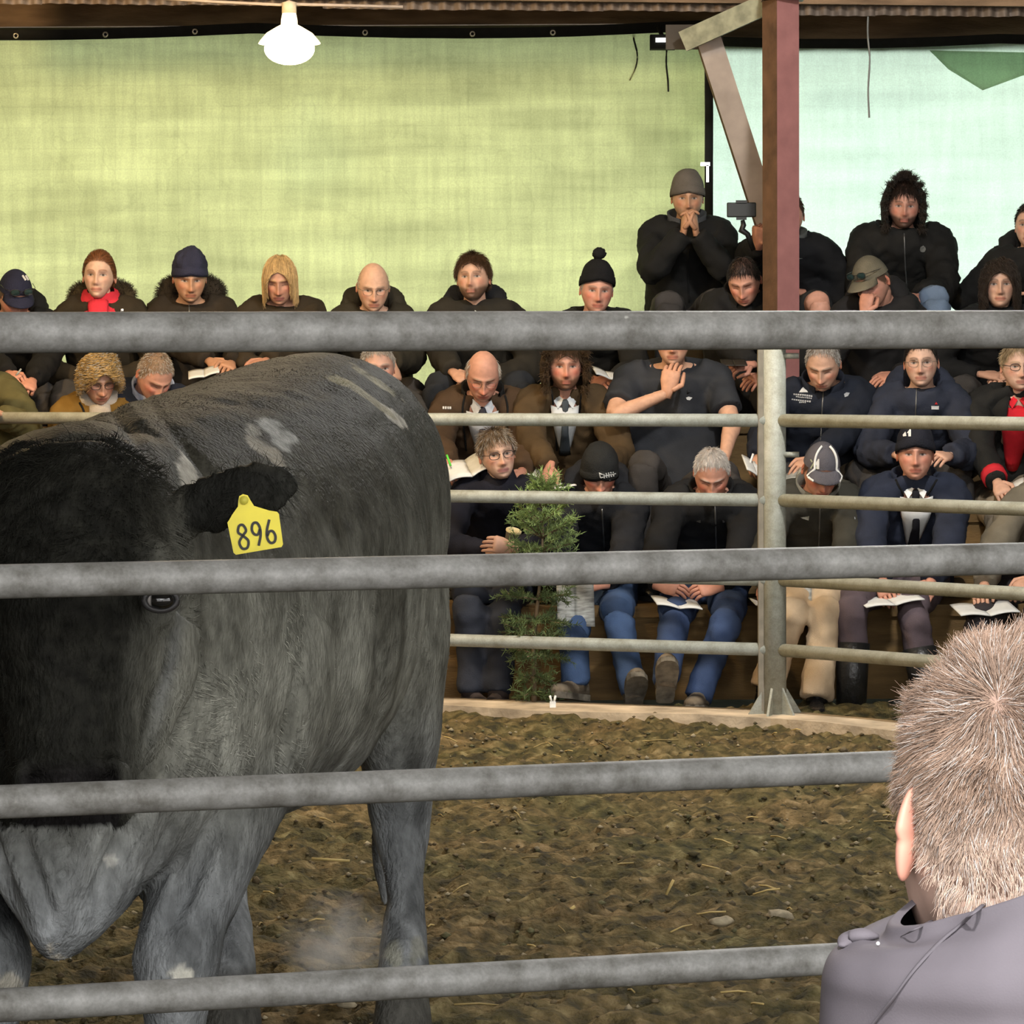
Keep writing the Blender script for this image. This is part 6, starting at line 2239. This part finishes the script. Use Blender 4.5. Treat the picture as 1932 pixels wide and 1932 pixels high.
# "X1" like mark in a square on the grey cap and on the navy beanie
greenish = mat('sage_print', (.30, .33, .22), .7)
hat_mark(D4, 'cap', [line_poly((1530, 867), (1541, 884), 2.2), line_poly((1540, 867), (1530, 884), 2.2)], greenish, 'lettering')
hat_mark(D4, 'cap', [[(1536, 880), (1544, 866), (1546, 866), (1546, 885), (1541, 885), (1541, 877)], rect(1529, 886, 17, 2)], whitem, 'lettering')
hat_mark(D5, 'beanie', [[(1704, 821), (1709, 815), (1711, 823), (1705, 824)], [(1711, 818), (1717, 810), (1719, 810), (1719, 824), (1714, 824), (1714, 817)]], whitem, 'lettering')
hat_mark(D2, 'beanie', [line_poly((1131, 892), (1133, 901), 1.7), line_poly((1131, 893), (1137, 895), 1.5), line_poly((1133, 901), (1138, 900), 1.5)] + [line_poly((1139 + 4.3 * i, 894 - .9 * i), (1140 + 4.3 * i, 902 - .9 * i), 2.0) for i in range(5)] +
         [line_poly((1140 + 4.3 * i, 898 - .9 * i), (1144 + 4.3 * i, 897 - .9 * i), 1.6) for i in range(5)], whitem, 'lettering')
hat_mark(B1, 'cap', [line_poly((42, 520), (48, 529), 3), line_poly((48, 520), (53, 529), 3), line_poly((52, 522), (56, 529), 2)], whitem, 'lettering')

# ---- things held
paper = mat('white_paper', (.66, .66, .63), .7, vary=.06, vscale=40)
print_ = mat('printed_page', (.20, .20, .185), .7, vary=.3, vscale=18, color2=(.52, .53, .50), stretch=(1, 1, 5))


def held(px, py, dd, pr, yaw, tilt, w, h, label, m=paper, group=None, open_=.35, name='booklet', cat='booklet', roll=0.0):
    c = P(px, py, pr['d'] - dd)
    R = rotz(yaw) @ rotx(tilt) @ roty(roll)
    return booklet(label, c, R @ V3(1, 0, 0), R @ V3(0, 1, 0), w, h, m, cat, open_, name, group)


held(1276, 1140, .40, D3, .1, .12, .10, .20, 'open white booklet held on the lap of the white-haired person in jeans', paper, roll=.12)
held(1678, 1134, .44, D5, .15, .10, .13, .22, 'open white catalogue on plum trousers of the person in navy beanie', paper, open_=.30, roll=-.12)
held(1858, 1152, .42, D6, .1, .14, .13, .22, 'open white catalogue behind the sandy head of the near man', paper, roll=-.05)
held(1492, 1128, .40, D4, -.1, .75, .09, .19, 'grey printed booklet held above cream trousers beside the fence post', print_, open_=.5)
held(1434, 1140, .42, D4, .2, .2, .035, .10, 'small white sheet just left of the fence post over cream trousers', paper, open_=.2, name='paper_sheet', cat='paper', roll=.3)
held(1085, 1140, .42, D2, .12, 1.35, .085, .20, 'large grey printed sheet held upright behind the seedling by the person in knit hat', print_, open_=.45, name='newsletter', cat='paper', roll=.15)
held(884, 884, .44, C5, .2, .35, .105, .20, 'open catalogue under green pen on the knees of the balding person', paper, open_=.6, roll=-.32)
held(1004, 886, .30, C6, -.3, .8, .05, .12, 'white sheet beside the cheek of the person in dark roll-neck', paper, open_=.2, name='paper_sheet', cat='paper', roll=.5)
held(1064, 916, .44, C6, .1, .1, .05, .16, 'white booklet under the fist of the bearded person in waxed coat', paper, roll=-.15)
held(1146, 708, .42, B7, .1, .2, .07, .18, 'pale booklet in the hands of the person in bobble beanie', paper, roll=.3)
held(1384, 684, .42, B8, 0, .15, .06, .2, 'dark clipboard held by the dark-haired person beside the red post', mat('clipboard', (.03, .024, .018), .5), open_=.05, name='clipboard', cat='clipboard')
held(385, 704, .45, B3, .1, .2, .075, .18, 'pale open booklet above the bull back under navy beanie person', paper, roll=-.22)
held(1424, 884, .46, C8, .1, .4, .06, .16, 'white notebook by the fence post under a white pen', paper, roll=.5)
held(1930, 920, .42, C10, -.2, .5, .06, .18, 'grey-white booklet by the red cuff at the right edge', paper, roll=-.6)
held(1500, 905, .40, C8, -.3, .5, .08, .18, 'grey booklet leaning left of the grey cap with white piping', print_, roll=-.5)


def pen(a, b, r, colr, label, key):
    m = mat('pen_' + key, colr, .4)
    root = thing('pen', label, 'pen', a)
    d = nrm(b - a)
    MB().tube([a, a + d * .012], np.array([.0008, r]), 8).build('tip', mat('pen_tip', (.3, .3, .28), .3, .7), root)
    MB().tube([a + d * .012, (a + b) / 2, b], r, 8).build('barrel', m, root)


pen(P(852, 884, 15.70), P(843, 858, 15.71), .005, (.10, .60, .06), 'bright green pen in hand of the balding person', 'green')
pen(P(1412, 884, 15.70), P(1421, 856, 15.71), .005, (.75, .75, .74), 'white pen upright beside the fence post', 'white')
pen(P(28, 712, 16.50), P(40, 696, 16.51), .005, (.3, .32, .3), 'grey pen held at the far left edge under the top rail', 'grey')

# paper cup
cpos = P(965, 1018, 15.50)
Rc = roty(.25) @ rotx(.25)
cup = thing('paper_cup', 'grey paper cup with pale lid held by the person in dark roll-neck', 'cup', cpos)
a = np.linspace(0, 2 * np.pi, 22, endpoint=False)
G = np.array([[cpos + Rc @ V3(r * math.cos(t), r * math.sin(t), z) for t in a] for r, z in ((.026, -.05), (.033, .04), (.034, .042))])
MB().grid(G, True, True, True).build('body', mat('cup_card', (.22, .19, .15), .7), cup)
G = np.array([[cpos + Rc @ V3(r * math.cos(t), r * math.sin(t), z) for t in a] for r, z in ((.036, .038), (.036, .046), (.031, .050), (.030, .046), (.001, .046))])
MB().grid(G, True, False, True).build('lid', mat('cup_lid', (.85, .72, .42), .5), cup)

# phone on a small grip
ph = P(1399, 396, 16.98)
pt = thing('phone', 'black phone held sideways on a small grip before the mint cloth', 'phone', ph)
o = MB().box(ph, (.145, .012, .073)).build('case', mat('phone_black', (.012, .013, .012), .4), pt, False)
modifier(o, 'BEVEL', width=.006, segments=3)
MB().box(ph + V3(.0, -.004, .040), (.055, .02, .014)).box(ph + V3(0, .004, -.042), (.05, .02, .014)).box(ph + V3(0, .012, 0), (.05, .012, .09)).build('clamp', mat('phone_black', None), pt, False)
MB().tube([ph + V3(.005, .0, -.05), ph + V3(.010, .0, -.075), ph + V3(.0, 0, -.10), ph + V3(.03, .0, -.12), ph + V3(.06, .0, -.20)], np.array([.010, .014, .018, .014, .012]), 10, ref=(0, 1, 0)).build('grip', mat('phone_black', None), pt)

# yellow leaf-shaped scrap on the ground at right
c = P(1694, 1346, 14.9)
o = MB().grid(np.array([[c + V3(.045 * x, .02 * y, .014 * math.sin(x * 1.5 + .4) + .012 * x + .006 * y) * (1 - .0 * x) * V3(1, 1, 1) if False else c + V3(.045 * x, .022 * y * math.sqrt(max(.02, 1 - x * x)), .020 * x + .010 * y * math.sqrt(max(.02, 1 - x * x))) for y in np.linspace(-1, 1, 6)] for x in np.linspace(-1, 1, 11)]), False).build('yellow_scrap', mat('yellow_scrap', (.42, .33, .05), .7, vary=.4, vscale=50))
modifier(o, 'SOLIDIFY', thickness=.003)
tag(o, 'yellow leaf-shaped scrap lying behind the kerb at right', 'scrap')
c = P(1043, 1330, 14.72)
wc = thing('plastic_clip', 'small white plastic clip on the kerb at the foot of the seedling', 'clip', c)
MB().box(c, (.026, .012, .03)).build('body', mat('white_plastic', (.8, .82, .8), .35), wc, False)
for sx in (-1, 1):
    MB().tube([c + V3(sx * .005, 0, .012), c + V3(sx * .012, 0, .04)], .005, 8).build('prong', mat('white_plastic', None), wc)

# ---- seedling conifer
def seedling():
    base = P(1008, 1325, 14.92)
    base[2] = -.03
    top = P(1024, 905, 14.95)
    root = thing('conifer_seedling', 'young green conifer standing just behind the far fence', 'tree', base)
    st = spline(np.array([base, base + (top - base) * .33 + V3(-.012, 0, 0), base + (top - base) * .66 + V3(.008, 0, 0), top]), 20)
    MB().tube(st, np.linspace(.013, .003, 20), 8, ref=(0, 1, 0)).build('trunk', mat('seedling_bark', (.14, .10, .06), .9, vary=.3), root)
    H = np.linalg.norm(top - base)
    nb, N1 = MB(), []
    tips = []
    for lev, (f, L, cnt, lift) in enumerate(((.10, .08, 5, .1), (.18, .10, 5, .0), (.27, .13, 6, .0), (.35, .15, 7, .05), (.42, .15, 7, .05), (.50, .14, 7, .15), (.57, .14, 8, .2), (.64, .15, 9, .3), (.70, .15, 9, .4), (.76, .145, 9, .5), (.82, .12, 8, .6), (.88, .075, 7, .9), (.94, .04, 6, 1.4))):
        o0 = np.array([np.interp(f, np.linspace(0, 1, 20), st[:, k]) for k in range(3)])
        a0 = rng.uniform(0, 6)
        for i in range(cnt):
            an = a0 + i * 2 * np.pi / cnt + rng.normal(0, .2)
            l = L * rng.uniform(.75, 1.15)
            d = V3(math.cos(an), math.sin(an), lift + rng.normal(0, .12))
            p = spline(np.array([o0, o0 + d * l * .5, o0 + d * l + V3(0, 0, l * .12 - .02)]), 7)
            MB().tube(p, np.linspace(.0045, .0018, 7), 5, ref=(0, 0, 1)).build('branch', mat('seedling_bark', None), root)
            for k in range(70 if l > .1 else 50):
                u = rng.uniform(.12, 1.0)
                q = np.array([np.interp(u, np.linspace(0, 1, 7), p[:, j]) for j in range(3)])
                N1.append((q, nrm(nrm(d) * .8 + rng.normal(0, .75, 3) + V3(0, 0, .25))))
            for k in range(3):          # side shoots
                u = rng.uniform(.4, .9)
                q = np.array([np.interp(u, np.linspace(0, 1, 7), p[:, j]) for j in range(3)])
                sd = nrm(nrm(d) + rng.normal(0, .6, 3))
                for w in np.linspace(0, 1, 18):
                    N1.append((q + sd * .07 * w, nrm(sd * .8 + rng.normal(0, .7, 3) + V3(0, 0, .2))))
    for k in range(90):
        u = rng.uniform(.86, 1)
        q = np.array([np.interp(u, np.linspace(0, 1, 20), st[:, j]) for j in range(3)])
        N1.append((q, nrm(rng.normal(0, .6, 3) + V3(0, 0, 1))))
    A = np.array([q for q, _ in N1])
    D = np.array([d for _, d in N1])
    ln = rng.uniform(.018, .032, (len(A), 1))
    h = (A[:, 2:3] - base[2]) / H
    colr = np.array([.14, .195, .075]) * rng.uniform(.6, 1.5, (len(A), 1)) * (.75 + .7 * sstep(.45, .9, h)) + np.array([.04, .06, .0]) * sstep(.7, 1, h)
    o = hair_curves('needles', np.stack([A, A + D * ln * .5, A + D * ln], 1), .0017, HAIRM, root, colr)
    o['kind'] = 'stuff'


seedling()

# ---- thin steam drifting over the dirt beside the hind leg
def steam():
    c = P(630, 1770, 7.55)
    m = bpy.data.materials.new('steam')
    m.use_nodes = True
    N, L = m.node_tree.nodes, m.node_tree.links
    N.remove(N['Principled BSDF'])
    v = N.new('ShaderNodeVolumeScatter')
    v.inputs['Color'].default_value = (.95, .95, .95, 1)
    tc = N.new('ShaderNodeTexCoord')
    nz = N.new('ShaderNodeTexNoise')
    nz.inputs['Scale'].default_value = 9
    nz.inputs['Detail'].default_value = 4
    L.new(tc.outputs['Object'], nz.inputs['Vector'])
    mp = N.new('ShaderNodeMapping')
    mp.inputs['Scale'].default_value = (1 / .13, 1 / .10, 1 / .12)
    L.new(tc.outputs['Object'], mp.inputs[0])
    g = N.new('ShaderNodeTexGradient')
    g.gradient_type = 'SPHERICAL'
    L.new(mp.outputs[0], g.inputs[0])
    r = N.new('ShaderNodeValToRGB')
    L.new(nz.outputs['Fac'], r.inputs[0])
    r.color_ramp.elements[0].position = .42
    r.color_ramp.elements[1].position = .75
    k = N.new('ShaderNodeMath')
    k.operation = 'MULTIPLY'
    L.new(g.outputs['Fac'], k.inputs[0])
    L.new(r.outputs[0], k.inputs[1])
    k2 = N.new('ShaderNodeMath')
    k2.operation = 'MULTIPLY'
    k2.inputs[1].default_value = 24.0
    L.new(k.outputs[0], k2.inputs[0])
    L.new(k2.outputs[0], v.inputs['Density'])
    L.new(v.outputs[0], N['Material Output'].inputs['Volume'])
    u = np.linspace(0, np.pi, 12)
    w = np.linspace(0, 2 * np.pi, 18, endpoint=False)
    G = np.array([[V3(.13 * math.sin(t) * math.cos(q), .10 * math.sin(t) * math.sin(q), .12 * math.cos(t)) for q in w] for t in u])
    o = MB().grid(G[:, ::-1], True, True, True).build('steam', m)
    o.location = c
    tag(o, 'faint pale steam drifting above dirt left of the hind leg', 'steam')['kind'] = 'stuff'


steam()
